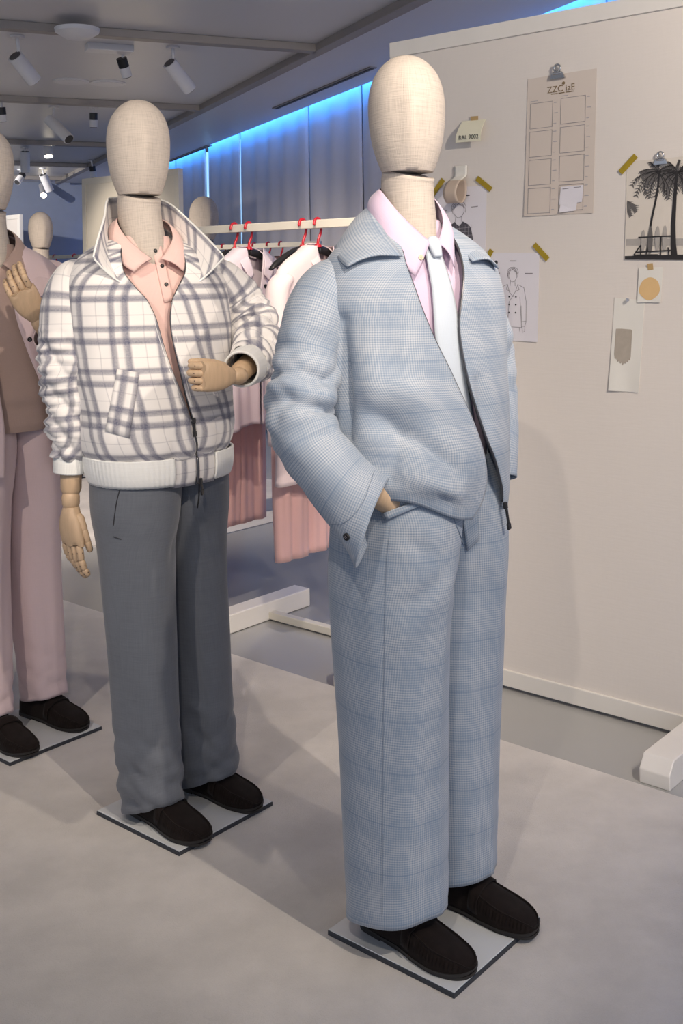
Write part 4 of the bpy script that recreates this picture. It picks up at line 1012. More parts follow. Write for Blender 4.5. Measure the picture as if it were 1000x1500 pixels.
board3 = fboard('far white framed display board in front of the blue-grey back wall', (q[0] - 1.3 * .76 , 13.5 + 1.3 * .65, 0), 1.3, float(q[2]), ('white', 'board'))
for b_ in (board2, board3): foot(b_, -.12); foot(b_, -1.1)

# ------------------------------------------------------------------ things pinned on the board (board coordinates: s along, z up)
BO = PC.copy()
FACE = -.0165
def bpix(u, v):
    p = onplane(u, v, PC + EX * FACE, EX); return np.array([float((p - PC) @ EY), float(p[2])])
class Sheet:
    def __init__(s, name, label, cat, quad, mat, off=.003, curl=.004, group=None, n=14):
        """quad: pixel corners tl tr br bl"""
        s.q = np.array([bpix(*p) for p in quad]); s.off = off; s.curl = curl
        c = s.q.mean(0); s.ctr = c
        loc = PC + EY * c[0] + EX * FACE + np.array([0, 0, c[1]])
        s.o = thing(name, label, cat, loc, TH, group)
        G = np.array([[s.pt(i / (n - 1), j / (n - 1)) for i in range(n)] for j in range(n)])
        s.m = MB().grid(G, uv_of(G, False)).build('sheet', mat, s.o, smooth=False, solid=.0006, off=0)
    def pt(s, a, b, lift=0):
        q = s.q; p = (q[0] * (1 - a) + q[1] * a) * (1 - b) + (q[3] * (1 - a) + q[2] * a) * b - s.ctr
        return np.array([-(s.off + s.curl * (b ** 2) * (.5 + .5 * math.cos(5 * a)) + lift), p[0], p[1]])
    def poly(s, polys, name, mat, lift=.0012, parent=None):
        m = MB()
        for pg in polys:
            m.add([s.pt(a, b, lift) for a, b in pg], [tuple(range(len(pg)))])
        return m.build(name, mat, s.o, smooth=False)
    def lines(s, pls, name, mat, w=.0012, lift=.0012):
        m = MB()
        for pl in pls:
            P = [s.pt(a, b, lift) for a, b in pl]
            for p, q in zip(P[:-1], P[1:]):
                d = q - p; L = math.hypot(d[1], d[2])
                if L < 1e-6: continue
                nn = np.array([0, -d[2], d[1]]) / L * w / 2; ee = np.array([0, d[1], d[2]]) / L * w * .3
                m.add([p + nn - ee, q + nn + ee, q - nn + ee, p - nn - ee], [(0, 1, 2, 3)])
        return m.build(name, mat, s.o, smooth=False)
    def text(s, txt, a, b, h, mat, name='lettering', align='CENTER', lift=.0015, sx=1):
        cu = bpy.data.curves.new(name, 'FONT'); cu.body = txt; cu.size = h; cu.align_x = align; cu.align_y = 'CENTER'
        o = bpy.data.objects.new(name, cu); COL.objects.link(o); cu.materials.append(MT[mat]); o.parent = s.o
        p = s.pt(a, b, lift); ex_ = s.pt(min(a + .1, 1.2), b, lift) - s.pt(a, b, lift); ex_[0] = 0; ex_ /= np.linalg.norm(ex_)
        X = Vector(ex_); Z = Vector((-1, 0, 0)); Y = Z.cross(X)
        o.matrix_local = Matrix(((X.x * sx, Y.x, Z.x, p[0]), (X.y * sx, Y.y, Z.y, p[1]), (X.z * sx, Y.z, Z.z, p[2]), (0, 0, 0, 1)))
        dg = bpy.context.evaluated_depsgraph_get(); me = bpy.data.meshes.new_from_object(o.evaluated_get(dg)); mo = bpy.data.objects.new(name, me); COL.objects.link(mo)
        mo.parent = s.o; mo.matrix_local = o.matrix_local.copy(); 
        if not me.materials: me.materials.append(MT[mat])
        bpy.data.objects.remove(o); return mo
def tape(quad, label, mat='tape', group='gold tape strips on the board'):
    """a strip given by its centre line ends in pixels and width in m"""
    (a, b, wd) = quad; p, q = bpix(*a), bpix(*b); c = (p + q) / 2; d = (q - p); L = np.linalg.norm(d); d /= L; n = np.array([-d[1], d[0]]) * wd / 2
    loc = PC + EY * c[0] + EX * FACE + np.array([0, 0, c[1]])
    m = MB(); corners = [-d * L / 2 - n, d * L / 2 - n, d * L / 2 + n, -d * L / 2 + n]
    m.add([(-.0048, k[0], k[1]) for k in corners] + [(-.0042, k[0], k[1]) for k in corners], [(0, 1, 2, 3), (7, 6, 5, 4)] + [(i, (i + 1) % 4, 4 + (i + 1) % 4, 4 + i) for i in range(4)])
    o = m.build('tape_strip', mat, smooth=False); o.location = tuple(loc); o.rotation_euler = (0, 0, TH); tag(o, label, 'tape', group); return o
def bclip(u, v, label, r=.012, group='metal clips and pins on the board'):
    p = bpix(u, v); loc = PC + EY * p[0] + EX * FACE + np.array([0, 0, p[1]]); t = thing('bulldog_clip', label, 'clip', loc, TH, group)
    k = r / .012
    m = MB()
    m.prism([(-.026 * k, -.012 * k), (.026 * k, -.012 * k), (.018 * k, .006 * k), (-.018 * k, .006 * k)], -.012, -.004, fn=lambda a, b, h: (h, a, b)); m.build('jaw', 'chrome', t, smooth=False, bev=.001)
    MB().cyl((-.008, -.014 * k, .004 * k), (-.008, .014 * k, .004 * k), .006 * k, n=16).build('spring', 'chrome', t, auto=40)
    th = np.linspace(0, 2 * math.pi, 20)[:, None]; P = np.c_[np.full(20, -.010), .011 * k * np.cos(th[:, 0]), .020 * k + .011 * k * np.sin(th[:, 0])]
    MB().grid(line_tube(P, .003 * k), closed=True).build('handle', 'chrome', t)
    return t
def pin(u, v, label):
    p = bpix(u, v); loc = PC + EY * p[0] + EX * FACE + np.array([0, 0, p[1]]); t = thing('push_pin', label, 'pin', loc, TH, 'metal clips and pins on the board')
    MB().cyl((-.001, 0, 0), (-.012, 0, 0), .0015, n=8).build('needle', 'chrome', t); MB().cyl((-.006, 0, 0), (-.012, 0, 0), .0045, .006, n=14).build('pin_head', 'chrome', t, auto=40)
# large tracing sheet with swatch boxes
sh = Sheet('swatch_chart', 'large beige tracing sheet with eight empty outlined boxes hung from a clip', 'paper sheet', [(773, 116), (874, 100), (869, 312), (768, 317)], 'tracing', off=.001, curl=.003)
X = lambda u: (u - 50) / 640.; 
def chart_box(x0, y0, x1, y1, x2, y2, x3, y3): return [(x0, y0), (x1, y1), (x2, y2), (x3, y3), (x0, y0)]
bx = []; ticks = []
for c_, (xl_, xr_) in enumerate(((.055, .385), (.505, .855))):
    for k in range(4):
        y0 = (.185, .175)[c_] + k * .205; y1 = y0 + .182
        bx.append(chart_box(xl_, y0, xr_, y0, xr_, y1, xl_, y1))
        for q in range(3): ticks.append([(xr_ + .02, y0 + .012 + q * .074), (xr_ + (.06, .075, .055)[q], y0 + .012 + q * .074)])
sh.lines(bx, 'swatch_boxes', 'greyink', .0014); sh.lines(ticks, 'tick_marks', 'lightink', .0022); sh.lines([[(.055, .168), (.16, .168)], [(.505, .158), (.60, .158)]], 'heading_marks', 'lightink', .002)
sh.text('ZZC iaE', .50, .105, .030, 'brownink'); sh.lines([[(.36, .135), (.45, .135)], [(.47, .135), (.55, .135)], [(.57, .135), (.68, .135)]], 'small_print', 'brownink', .003)
sh.poly([[(.535 + .022 * math.cos(i * .524), .068 + .0115 * math.sin(i * .524)) for i in range(12)]], 'round_mark', 'brownink')
s2 = Sheet('fabric_note', 'small lilac paper note stuck over the last box of the tracing chart', 'paper note', [(822, 274), (855, 271), (853, 296), (820, 300)], 'paper', off=.004, curl=.002)
s2.poly([[(.06, 1.0), (.80, .92), (.76, 1.45), (.04, 1.45)]], 'swatch', 'paper', .0008); s2.lines([[(.1, .12), (.35, .12)], [(.6, .1), (.9, .1)]], 'small_print', 'greyink', .002)
bclip(818, 110, 'round-handled steel clip holding the tracing chart', .013)
# the two sketch sheets
def figure_head(cx, y, ka, kb):
    hd = [(cx + .026 * ka * math.cos(t) * (1 - .18 * max(0, math.sin(t))), y + .045 * kb * math.sin(t)) for t in np.linspace(0, 2 * math.pi, 24)]
    q = lambda *p: [(cx + a_ * ka, y + b_ * kb) for a_, b_ in p]
    hair = [q((-.027, .020), (-.036, -.010), (-.034, -.040), (-.018, -.060), (.006, -.064), (.026, -.052), (.035, -.026), (.031, .012)), q((-.024, -.008), (-.018, -.034), (-.002, -.048), (.008, -.036), (.022, -.028), (.026, -.004)),
            q((-.030, -.030), (-.010, -.055), (.012, -.050)), q((-.033, -.02), (-.030, .010)), q((.004, -.060), (.020, -.040), (.030, -.015)), q((-.022, -.045), (-.030, -.012))]
    neck = [q((-.014, .038), (-.016, .075)), q((.014, .038), (.016, .075))]
    return [hd] + hair + neck
A_ = Sheet('sketch_sheet', 'white sheet with a sketch of a man in a dark checked shirt', 'sketch', [(637, 276), (713, 272), (711, 372), (636, 378)], 'paper', off=.001, curl=.002)
A_.lines([[(.28, .135), (.68, .125)]], 'title_line', 'ink', .004); A_.lines([[(.38, .155), (.56, .150)], [(.12, .335), (.24, .33)], [(.72, .30), (.84, .295)]], 'small_print', 'greyink', .003)
A_.lines(figure_head(.48, .345, 4.0, 2.2), 'figure_outline', 'greyink', .0016)
body = [(.40, .50), (.30, .56), (.25, .70), (.25, .98), (.31, 1.0), (.76, .99), (.77, .80), (.72, .60), (.66, .545), (.56, .50), (.53, .535), (.49, .565), (.44, .535)]
A_.poly([body], 'checked_shirt', 'checkink')
chk = [[(.32 + .058 * i, .56), (.32 + .058 * i, .985)] for i in range(8)] + [[(.27, .60 + .055 * i), (.745, .595 + .055 * i)] for i in range(7)]
A_.lines(chk, 'check_lines', 'lightink', .0009, .0018)
B_s = Sheet('sketch_sheet', 'white sheet with a sketch of a man in a double-breasted coat', 'sketch', [(716, 370), (790, 370), (788, 501), (712, 497)], 'paper', off=.002, curl=.003)
cx = .50; cl = figure_head(cx, .262, 3.1, 1.55)
cl += [[(.40, .36), (.28, .395), (.24, .55), (.235, .78), (.26, .83), (.32, .83), (.345, .62), (.36, .50)], [(.60, .36), (.72, .395), (.77, .55), (.775, .78), (.75, .83), (.69, .83), (.665, .62), (.645, .50)],
       [(.335, .60), (.33, .84), (.69, .845), (.675, .60)], [(.40, .36), (.44, .45), (.52, .50)], [(.60, .36), (.56, .44), (.44, .56), (.42, .84)], [(.40, .36), (.38, .42), (.46, .44)], [(.60, .36), (.63, .42), (.55, .44)],
       [(.24, .77), (.33, .78)], [(.69, .78), (.775, .77)], [(.25, .83), (.26, .89), (.30, .90), (.31, .83)], [(.70, .83), (.71, .90), (.75, .89), (.755, .83)], [(.37, .845), (.37, .89)], [(.65, .845), (.66, .89)]]
B_s.lines(cl, 'coat_outline', 'greyink', .0013)
B_s.poly([[(bx_ + .016 * math.cos(i * .785), by + .010 * math.sin(i * .785)) for i in range(8)] for bx_ in (.44, .57) for by in (.50, .59, .68)], 'coat_buttons', 'ink')
B_s.poly([[(.16 + .035 * math.cos(i * .524), .112 + .022 * math.sin(i * .524)) for i in range(12)]], 'black_dot', 'ink'); B_s.lines([[(.44, .095), (.56, .095)], [(.11, .235), (.24, .235)], [(.74, .235), (.88, .235)]], 'small_print', 'greyink', .003)
TG = .0185
tape(((634, 286), (650, 263), TG), 'gold tape strip on the checked shirt sketch beside the linen head'); tape(((699, 261), (720, 278), TG), 'gold tape strip on the other upper corner of the checked shirt sketch')
tape(((708, 391), (721, 366), TG), 'gold tape strip between the two sketch sheets'); tape(((783, 358), (803, 380), TG), 'gold tape strip on the outer corner of the coat sketch')
tape(((909, 253), (932, 228), TG), 'gold tape strip on the corner of the palm tree photograph')
# colour card RAL 9002: a curled card
def curl_card(name, label, cat, quad, mat, depth, tilt=.0):
    q = np.array([bpix(*p) for p in quad]); c = q.mean(0); loc = PC + EY * c[0] + EX * FACE + np.array([0, 0, c[1]]); t = thing(name, label, cat, loc, TH)
    n = 16; G = np.zeros((n, n, 3))
    for j in range(n):
        for i in range(n):
            a, b = i / (n - 1), j / (n - 1); p = (q[0] * (1 - a) + q[1] * a) * (1 - b) + (q[3] * (1 - a) + q[2] * a) * b - c
            G[j, i] = (-(.003 + depth * math.sin(b * math.pi * .62) * (1 + tilt * a)), p[0], p[1])
    MB().grid(G, uv_of(G, False)).build('card', mat, t, smooth=False, solid=.001); return t, q, c, depth
t, q, c, dp_ = curl_card('colour_card', 'curled cream colour card lettered RAL 9002', 'colour card', [(678, 178), (712, 175), (711, 207), (674, 210)], 'creamcard', .028)
class _S: pass
fs = Sheet.__new__(Sheet); fs.q = q; fs.ctr = c; fs.off = .003 + dp_ * math.sin(.8 * math.pi * .62); fs.curl = 0; fs.o = t
fs.text('RAL 9002', .52, .80, .0205, 'ink', lift=.0022)
tape(((690, 174), (701, 173), .014), 'small tan tape tab above the RAL card', 'tapetan', 'tan tape tabs on the board')
# looped strip of beige sample
p = bpix(675, 243); loc = PC + EY * p[0] + EX * FACE + np.array([0, 0, p[1]]); t = thing('sample_loop', 'beige sample strip curled into a loop above the checked shirt sketch', 'sample strip', loc, TH)
L_ = []; wd_ = .055
for k in range(40):
    a = k / 39
    if a < .2: L_.append((-.004, .0 - a * .25))
    else:
        an = (a - .2) / .8 * 2 * math.pi * .93; L_.append((-.004 - .033 * (1 - math.cos(an)), -.05 - .036 * (1 - math.cos(an * .5)) * 0 - .034 * math.sin(an) * -1 - .03 * (1 - math.cos(an)) * .55))
Lp = cr([(-.004, .0, 0), (-.006, -.035, 0), (-.022, -.045, 0), (-.056, -.064, 0), (-.074, -.098, 0), (-.060, -.128, 0), (-.034, -.132, 0), (-.012, -.112, 0), (-.006, -.075, 0), (-.012, -.052, 0)], 46)
G = np.array([[(x_, (i / 5 - .5) * wd_, z_) for i in range(6)] for x_, z_, _ in Lp]); MB().grid(G[8:], uv_of(G[8:], False)).build('loop', 'beigecard', t, solid=.0012)
MB().grid(G[:12] + np.array([-.001, 0, 0]), None).build('tab', 'whitecard', t, solid=.001); MB().cyl((-.003, .006, -.016), (-.004, -.012, -.030), .001, n=6).build('staple', 'greyink', t)
# palm photograph
ph = Sheet('palm_photograph', 'black and white photograph of palm trees and surfboards on a beach', 'photograph', [(918, 237), (1040, 225.5), (1034.5, 381.5), (915, 380)], 'photo_light', off=.001, curl=.002)
ph.q = np.array([bpix(918, 237), bpix(1075, 222), bpix(1068, 382), bpix(915, 380)])   # print coordinates run past the sheet
def frond(a, b, ang, L, droop, n=9, wd=.018):
    out = []; pts = []; x_, y_ = a, b
    for k in range(n + 1):
        pts.append((x_, y_)); ang += droop / n; x_ += math.cos(ang) * L / n; y_ += math.sin(ang) * L / n
    for k in range(1, n + 1):
        x_, y_ = pts[k]; l = wd * 4.2 * (1 - .5 * k / n)
        for sd in (-1, 1):
            d_ = math.atan2(pts[k][1] - pts[k - 1][1], pts[k][0] - pts[k - 1][0]) + sd * .95
            ex_, ey_ = x_ + math.cos(d_) * l, y_ + abs(math.sin(d_)) * l * 1.2
            out.append([(x_ - .012, y_ - .008), (x_ + .014, y_ + .004), (min(max(ex_, .015), 1), min(max(ey_, .03), 1))])
    sp = [(max(a_, .01), max(b_, .02)) for a_, b_ in pts]
    return out, sp
def keep(ps): return [[(min(max(a_, .012), .762), min(max(b_, .025), .985)) for a_, b_ in p_] for p_ in ps]
fr_ = []
for cx_, cy_ in ((.315, .13), (.50, .15), (.70, .12)):
    sps = []
    for an, L, dr in ((3.5, .30, -1.4), (3.2, .26, -1.9), (2.7, .27, -1.3), (2.2, .26, -.6), (-.2, .30, 1.2), (.3, .26, .9), (.8, .24, .5), (3.9, .18, -1.2), (5.2, .16, 1.4), (4.6, .12, .4), (2.95, .32, -1.1), (1.0, .2, .4), (3.4, .16, -.8), (-.4, .16, .9), (4.2, .14, -.3), (5.6, .14, .5)):
        a_, b_ = frond(cx_, cy_, an, L, dr); fr_ += a_; sps.append(b_)
    ph.lines(keep(sps), 'printed_ribs', 'photo_dark', .002, .0018)
for an, L, dr in ((.1, .16, 1.2), (.9, .16, .5)):
    a_, b_ = frond(.0, .40, an, L, dr); fr_ += a_
ph.poly(keep(fr_), 'printed_fronds', 'photo_mid', .0014)
def trunk(pts, w0, w1): 
    n = len(pts); l = [(a_ - (w0 + (w1 - w0) * i / (n - 1)), b_) for i, (a_, b_) in enumerate(pts)]; r_ = [(a_ + (w0 + (w1 - w0) * i / (n - 1)), b_) for i, (a_, b_) in enumerate(pts)]
    return [[l[i], r_[i], r_[i + 1], l[i + 1]] for i in range(n - 1)]
for tk in (trunk([(.32, .14), (.315, .28), (.295, .42), (.265, .58), (.24, .76), (.228, .92)], .009, .011), trunk([(.49, .14), (.478, .40), (.472, .65), (.478, .84), (.49, .95)], .013, .030)): ph.poly(tk, 'printed_trunk', 'photo_dark', .0022)
ph.poly([[(.012, .79), (.762, .79), (.762, .86), (.012, .86)]], 'printed_sea', 'photo_grey', .0008)
ph.poly([[(.005, .965), (.768, .94), (.768, .998), (.005, .998)]], 'printed_sand', 'photo_dark', .0012)
def sboard(c_, y0, y1, w_): return [(c_ + w_ * math.cos(t_), (y0 + y1) / 2 + (y1 - y0) / 2 * math.sin(t_)) for t_ in np.linspace(0, 2 * math.pi, 20)[:-1]]
for sb_ in (sboard(.185, .70, .92, .021), sboard(.325, .665, .92, .023), sboard(.395, .66, .92, .022)): ph.poly([sb_], 'printed_pale_board', 'photo_grey', .0026)
ph.poly([sboard(.255, .665, .945, .024)], 'printed_dark_board', 'photo_mid', .003)
ph.lines([[(.14, .775), (.46, .765)], [(.12, .925), (.47, .905)], [(.10, .95), (.16, .86)], [(.165, .96), (.165, .86)], [(.22, .95), (.225, .90)], [(.36, .955), (.36, .77)], [(.44, .95), (.43, .88)], [(.10, .955), (.33, .95)]], 'printed_rack', 'photo_dark', .004, .0034)
bclip(969, 236, 'steel clip on the top edge of the palm tree photograph', .011)
# apricot dot card, taupe swatch strip
cdS = Sheet('dot_card', 'small white card with an apricot painted dot', 'colour card', [(936, 392), (971, 391), (968, 443), (934, 443)], 'whitecard', off=.003, curl=.002)
cdS.poly([[(.50 + .44 * math.cos(t_) * (1 + .03 * math.sin(5 * t_)), .61 + .32 * math.sin(t_) * (1 + .03 * math.cos(4 * t_))) for t_ in np.linspace(0, 2 * math.pi, 30)[:-1]]], 'apricot_dot', 'orange')
tape(((949, 391), (957, 390), .02), 'small tan tape tab above the apricot dot card', 'tapetan', 'tan tape tabs on the board')
st = Sheet('swatch_strip', 'long off-white paper strip with a taupe brushed paint patch', 'paper strip', [(900, 436), (944, 440), (936, 575), (892, 572)], 'whitecard', off=.001, curl=.005)
st.poly([[(.12, .33), (.30, .325), (.62, .325), (.66, .34), (.66, .62), (.64, .66), (.60, .655), (.575, .68), (.53, .675), (.49, .70), (.45, .69), (.41, .72), (.37, .69), (.33, .70), (.28, .675), (.23, .685), (.19, .65), (.14, .655), (.11, .60)]], 'paint_patch', 'taupepaint')
pin(921, 439, 'small steel pin at the top of the taupe paint strip'); 

# ------------------------------------------------------------------ clothes rails
RZ = 1.632
barL, barR = onz(398, 908, 0), onz(503, 938, 0)
RO = np.array([barL[0], barL[1], 0.0])                    # rail origin: floor under the visible bar end
rail = thing('clothes_rail', 'cream clothes rail joined to the display board, hung with red-hooked hangers', 'clothes rail', RO, TH)
s_ = float((PC - RO) @ EY)                                # along the rail to the board's edge (negative local y)
off_x = float((PC - RO) @ EX)
lend = .80; s_ += .035
boxo('rail', (0, (lend + s_) / 2, RZ), (.024, lend - s_ + .0, .034), 'cream', rail, bev=.003)
boxo('post', (0, lend - .02, RZ / 2), (.03, .03, RZ - .036), 'cream', rail, bev=.003)
boxo('post', (0, s_ + .02, RZ / 2), (.03, .03, RZ - .036), 'cream', rail, bev=.003)
boxo('floor_bar', (0, s_ / 2, .022), (.035, -s_, .03), 'cream', rail, bev=.003)
m = MB(); m.box((0, .045, .04), (.475, .09, .075)); m.build('foot', 'white', rail, smooth=False, bev=.004)
m = MB(); m.box((0, lend - .02, .02), (.40, .06, .036)); m.build('foot', 'white', rail, smooth=False, bev=.004)

def hanger(origin, y, label, z=RZ, rx=0, clip=False, x=0.0, group='black hangers with red hooks'):
    """shoulders along local x, hook over the rail"""
    loc = np.array(origin) + EY * y + EX * x; t = thing('clothes_hanger', label, 'hanger', (loc[0], loc[1], z), TH + rx, group)
    an = np.linspace(0, math.radians(190), 20)
    P = [(.021 * math.cos(a), 0, -.005 + .024 * math.sin(a)) for a in an][::-1]
    P = [(-.024, 0, -.006)] * 0 + P; end = P[-1]
    hook = [(p[0], p[1], p[2] + .004) for p in P] + [(.021, 0, -.012), (.020, 0, -.026), (.013, 0, -.044), (.003, 0, -.062), (0, 0, -.074), (0, 0, -.084)]
    MB().grid(line_tube(hook, .0058, 8), closed=True, cap0=True, cap1=True).build('hook', 'red', t)
    MB().cyl((0, 0, -.080), (0, 0, -.092), .012, .016, n=14).build('hook_collar', 'red', t, auto=40)
    for sd in (-1, 1):
        c = [(0, 0, -.100, .016, .010), (sd * .05, 0, -.110, .017, .011), (sd * .11, -.003, -.132, .015, .013), (sd * .165, -.007, -.158, .012, .014), (sd * .197, -.009, -.178, .006, .010)]
        G, _, _ = tube_grid(c, 20, 18, up=(0, 0, 1)); MB().grid(G, closed=True, cap0=True, cap1=True).build('shoulder', 'black', t)
    if clip:
        MB().cyl((-.17, 0, -.225), (.17, 0, -.225), .0022, n=8).build('clip_bar', 'metal', t)
        for sd in (-1, 1):
            MB().cyl((sd * .15, 0, -.16), (sd * .15, 0, -.225), .0022, n=8).build('clip_bar', 'metal', t)
        boxo('trouser_clip', (-.10, .008, -.235), (.03, .024, .045), 'black', t); boxo('trouser_clip', (.10, .008, -.235), (.03, .024, .045), 'black', t)
    return t
def hung_top(origin, y, label, mat, ztop, zhem, seed, a=.205, b=.045, opened=True, x=0, group=None, buttons=0, sleeves=True, rx=0, tagmarks=False, slv=.62):
    loc = np.array(origin) + EY * y + EX * x; t = thing('hanging_shirt', label, 'shirt', (loc[0], loc[1], 0), TH + rx, group)
    h = ztop - zhem
    rows = [(zhem, 0, a + .01, b * 1.05), (zhem + .3 * h, 0, a, b), (ztop - .22, 0, a, b), (ztop - .13, 0, a, b), (ztop - .10, 0, a * .95, b), (ztop - .075, 0, a * .84, b), (ztop - .05, 0, a * .68, b * .97), (ztop - .025, 0, a * .48, b * .95), (ztop, 0, a * .32, b)]
    xr = [(zhem, -.004), (ztop - .25, -.004), (ztop - .12, -.028), (ztop, -.05)]; xl = [(p, -q) for p, q in xr]
    G = torso(rows, 70, 110, xr, xl, e=.8); N = outward(G, False); z = G[..., 2]; xx = G[..., 0]
    D = min(1, b / .045) * (.010 * np.sin(xx * 44 + seed + .9 * np.sin(z * 5)) + .006 * np.sin(xx * 90 + seed * 2 + z * 4)) * sstep((ztop - .12 - z) / .3) + .004 * swave(G, 20, seed)
    G = G + N * D[..., None]; G[..., 2] += .012 * np.sin(xx * 20 + seed) * (1 - sstep((z - zhem) / .2))
    o = MB().grid(G, uv_of(G, False)).build('body', mat, t, solid=.003)
    inner = [(.0, .04, ztop + .012), (.03, .032, ztop + .010), (.05, 0, ztop - .004), (.046, -.042, ztop - .036), (.030, -.056, ztop - .11)]; outer = [(0, .058, ztop - .02), (.06, .056, ztop - .016), (.092, .0, ztop - .018), (.088, -.056, ztop - .082), (.056, -.064, ztop - .135)]
    def full(c): c = [np.array(p_, float) for p_ in c]; return c[::-1] + [p_ * np.array([-1, 1, 1]) for p_ in c[1:]]
    C = strip_between(full(inner), full(outer), 8, 40); MB().grid(C, uv_of(C, False)).build('collar', mat, t, solid=.003)
    if sleeves:
        for sd in (-1, 1):
            kb = min(1, b / .05); c = [(sd * a * .82, 0, ztop - .12, .03, .05 * kb), (sd * a * .99, 0, ztop - .165, .045, .052 * kb), (sd * a * 1.09, -.005, ztop - .30, .038, .055 * kb), (sd * a * 1.10, -.01, ztop - .30 - slv * .5, .036, .05 * kb), (sd * a * 1.08, -.012, ztop - .22 - slv * .72, .034, .045 * kb)]
            S, th, Ln = tube_grid(c, 40, 28, up=(1, 0, 0)); S = S + outward(S, True) * (.006 * swave(S, 24, seed + 2))[..., None]; MB().grid(S, uv_of(S, True), True).build('sleeve', mat, t, solid=.003)
    for k in range(buttons):
        j = int(8 + k * 13); p_ = G[j, -4]; n_ = N[j, -4]; MB().cyl(p_, p_ + n_ * .007, .0085, n=16).build('button', 'black', t, auto=40)
    if tagmarks:
        MB().cyl((-.035, .036, ztop - .075), (-.035, .030, ztop - .075), .013, n=18).build('round_tag', 'black', t, auto=40)
        boxo('square_tag', (.015, .033, ztop - .058), (.026, .004, .028), 'slot', t, bev=.001); boxo('hang_loop', (-.012, .034, ztop - .03), (.006, .004, .018), 'black', t, bev=.001)
    return t
def hung_trousers(origin, y, label, mat, ztop, zhem, seed, a=.17, x=0, group=None, rx=0):
    loc = np.array(origin) + EY * y + EX * x; t = thing('hanging_trousers', label, 'trousers', (loc[0], loc[1], 0), TH + rx, group)
    for sd in (-1, 1):
        rows = [(zhem, 0, a * .50, .022), (zhem + .3 * (ztop - zhem), 0, a * .54, .024), (ztop - .1, 0, a * .52, .024), (ztop, 0, a * .50, .018)]
        G = torso(rows, 50, 64, e=.75); N = outward(G, True); z = G[..., 2]; xx = G[..., 0]
        G = G + N * ((.007 * np.sin(xx * 55 + seed + sd + z * 1.5) + .004 * np.sin(xx * 120 + seed)) * sstep((ztop - z) / .3))[..., None]
        G[..., 0] += sd * a * .5; G[..., 1] += sd * .004
        MB().grid(G, uv_of(G, True), True).build('trouser_leg', mat, t, solid=.003)
    MB().box((0, 0, ztop + .015), (a * 1.9, .036, .035)).build('waistband', mat, t, smooth=False, bev=.008)
    return t
def s_rail(u, v): 
    p = onplane(u, v, RO + np.array([0, 0, RZ]), EX); return float((p - RO) @ EY)
ys = [s_rail(343, 335), s_rail(364, 334), s_rail(443, 330), s_rail(465, 329)]
for k, (y_, lb) in enumerate(zip(ys, ('black hanger with red hook, first from the plaid mannequin', 'black hanger with red hook inside the pale lilac shirt', 'black hanger with red hook and trouser clip beside the checked sleeve', 'black hanger with red hook half behind the checked jacket shoulder'))):
    hanger(RO, y_, lb, clip=(k in (0, 2)))
hung_trousers(RO, ys[0] + .022, 'rose trousers hanging on the rail behind the plaid mannequin', 'rose', 1.355, .37, 3, a=.17, x=.01)
hung_top(RO, ys[1], 'pale lilac button shirt with black tags hanging open on the rail', 'palelilac', RZ - .088, .80, 2, a=.240, b=.044, buttons=4, tagmarks=True, slv=.7)
hung_trousers(RO, ys[2] + .022, 'long rose trousers hanging below the pale pink shirt', 'rose', 1.355, .30, 6, a=.16, x=.01)
hung_top(RO, ys[3], 'pale pink shirt on the rail beside the checked jacket sleeve', 'palepink', RZ - .088, .62, 5, a=.235, b=.044, slv=.75)
# second and third rails farther back
def far_rail(label, pL, pR, depth, items):
    a = px(pL[0], pL[1], depth); zr = 1.632; o_ = np.array([a[0], a[1], 0.0])
    t = thing('clothes_rail', label, 'clothes rail', o_ + np.array([0, 0, .0065]), TH); q = onplane(pR[0], pR[1], o_, EX); L = float((o_ - q) @ EY)
    boxo('rail', (0, -L / 2, zr), (.024, L, .034), 'cream', t)
    for y_ in (-.02, -L + .02): boxo('post', (0, y_, zr / 2), (.03, .03, zr - .034), 'cream', t); boxo('foot', (0, y_, .02), (.45, .06, .04), 'white', t)
    return t, o_, L
t2, o2, L2 = far_rail('second cream clothes rail standing behind the hung rose trousers', (240, 366), (470, 354), 8.3, 0)
def srel(o_, u, v):
    p = onplane(u, v, o_, EX); return float((p - o_) @ EY)
F2 = 'garments on the far rails'
for u, lb, mt in ((327, 'brown shirt on the second rail behind the lilac shirt', 'brown'), (372, 'navy dark shirt on the second rail', 'navy'), (393, 'off-white shirt on the second rail', 'offwhite'), (411, 'second brown shirt on the second rail beside the off-white one', 'brown')):
    y_ = srel(o2, u, 360); hanger(o2, y_, 'far black hanger with red hook holding the ' + lb.split(' shirt')[0] + ' shirt of the second rail', z=RZ + .0065, group='far hangers with red hooks'); hung_top(o2, y_, lb, mt, RZ - .0815, .85, int(u) % 7, a=.232, b=.042, group=F2)
t3, o3, L3 = far_rail('far cream clothes rail behind the pink suited mannequin', (40, 378), (122, 374), 10.9, 0)
for u, lb, mt in ((66, 'brown shirt on the far rail', 'brown'), (95, 'sky blue shirt on the far rail', 'skyblue')):
    y_ = srel(o3, u + 14, 378); hanger(o3, y_, 'far black hanger with red hook holding the ' + lb.split(' shirt')[0] + ' shirt of the third rail', z=RZ + .0065, group='hangers on the third rail'); hung_top(o3, y_, lb, mt, RZ - .0815, .85, int(u) % 7, a=.232, b=.042, group=F2)

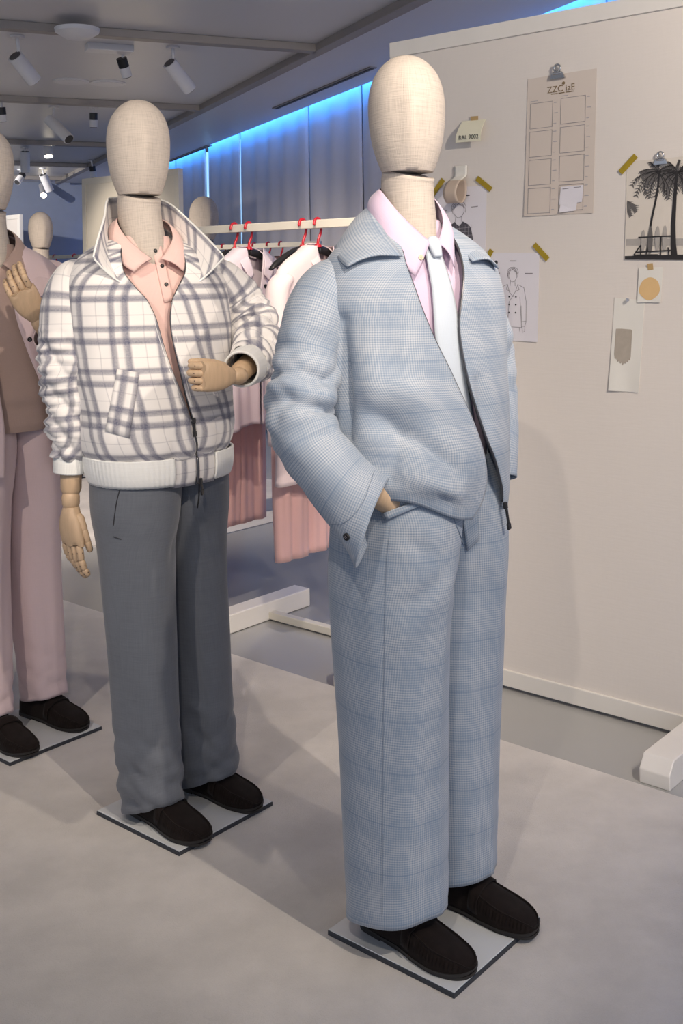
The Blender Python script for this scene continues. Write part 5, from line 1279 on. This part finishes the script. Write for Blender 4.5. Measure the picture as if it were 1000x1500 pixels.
# ------------------------------------------------------------------ track lamps over the mannequins (spots out of view, the last ones added to brighten the back)
def ceiling_lamp(key, loc, target, power, label, angle=55, blend=.7, color=(1, .86, .72), size=.02):
    t = thing('track_spotlight_%s_offscreen' % key, label, 'spotlight', (loc[0], loc[1], CEIL), 0, 'ceiling lamps over the mannequins')
    d = Vector(target) - Vector((loc[0], loc[1], CEIL - .16)); d.normalize(); a = Vector((0, 0, -.16)) - d * .10; b = Vector((0, 0, -.16)) + d * .12
    MB().cyl((0, 0, 0), (0, 0, -.012), .038, n=20).build('canopy', 'spotwhite', t, auto=40); MB().cyl((0, 0, -.01), (0, 0, -.16), .009, n=10).build('stem', 'spotwhite', t, auto=40)
    MB().cyl(a, b, .042, n=28).build('body', 'spotwhite', t, auto=40); MB().cyl(b, b + d * .003, .037, n=24).build('lens_%s_offscreen' % key, 'lamp', t, auto=40)
    lo = spot_lamp('spot_lamp_%s_offscreen' % key, tuple(Vector((loc[0], loc[1], CEIL)) + b + d * .02), target, power, angle, blend, color, size)
ceiling_lamp('checked_suit_front', (1.5, .6), (.25, 2.3, 1.2), 125, 'ceiling lamp aimed at the checked suit from beside the board')
ceiling_lamp('checked_suit_side', (-.3, .3), (.1, 2.5, 1.0), 45, 'ceiling lamp aimed at the checked suit from over the aisle')
ceiling_lamp('plaid_jacket', (.5, 1.0), (-.45, 2.9, 1.2), 85, 'ceiling lamp aimed at the plaid jacket')
ceiling_lamp('pink_suit', (-1.4, .9), (-.9, 3.4, 1.1), 75, 'ceiling lamp aimed at the pink suit')
ceiling_lamp('display_board', (1.55, 1.2), (1.15, 3.3, 1.6), 150, 'ceiling lamp washing the display board', 80)
ceiling_lamp('clothes_rail', (-.2, 3.4), (-.25, 4.6, 1.0), 60, 'ceiling lamp over the clothes rail')
ceiling_lamp('far_carpet', (-2.6, 5.0), (-1.6, 7.2, .5), 320, 'ceiling lamp over the far carpet', 80)
ceiling_lamp('cream_board_fill', (-3.3, 7.0), (-1.7, 9.3, 1.7), 170, 'added unseen ceiling lamp brightening the cream board', 28, size=.1)  # unseen lamp added to brighten the cream board
ceiling_lamp('far_end_fill', (-4.6, 11.5), (-3.5, 15.5, 1.8), 170, 'added unseen ceiling lamp brightening the blue-grey back wall', 100, color=(1, .93, .88))  # unseen neutral lamp put in to lift the dim back wall
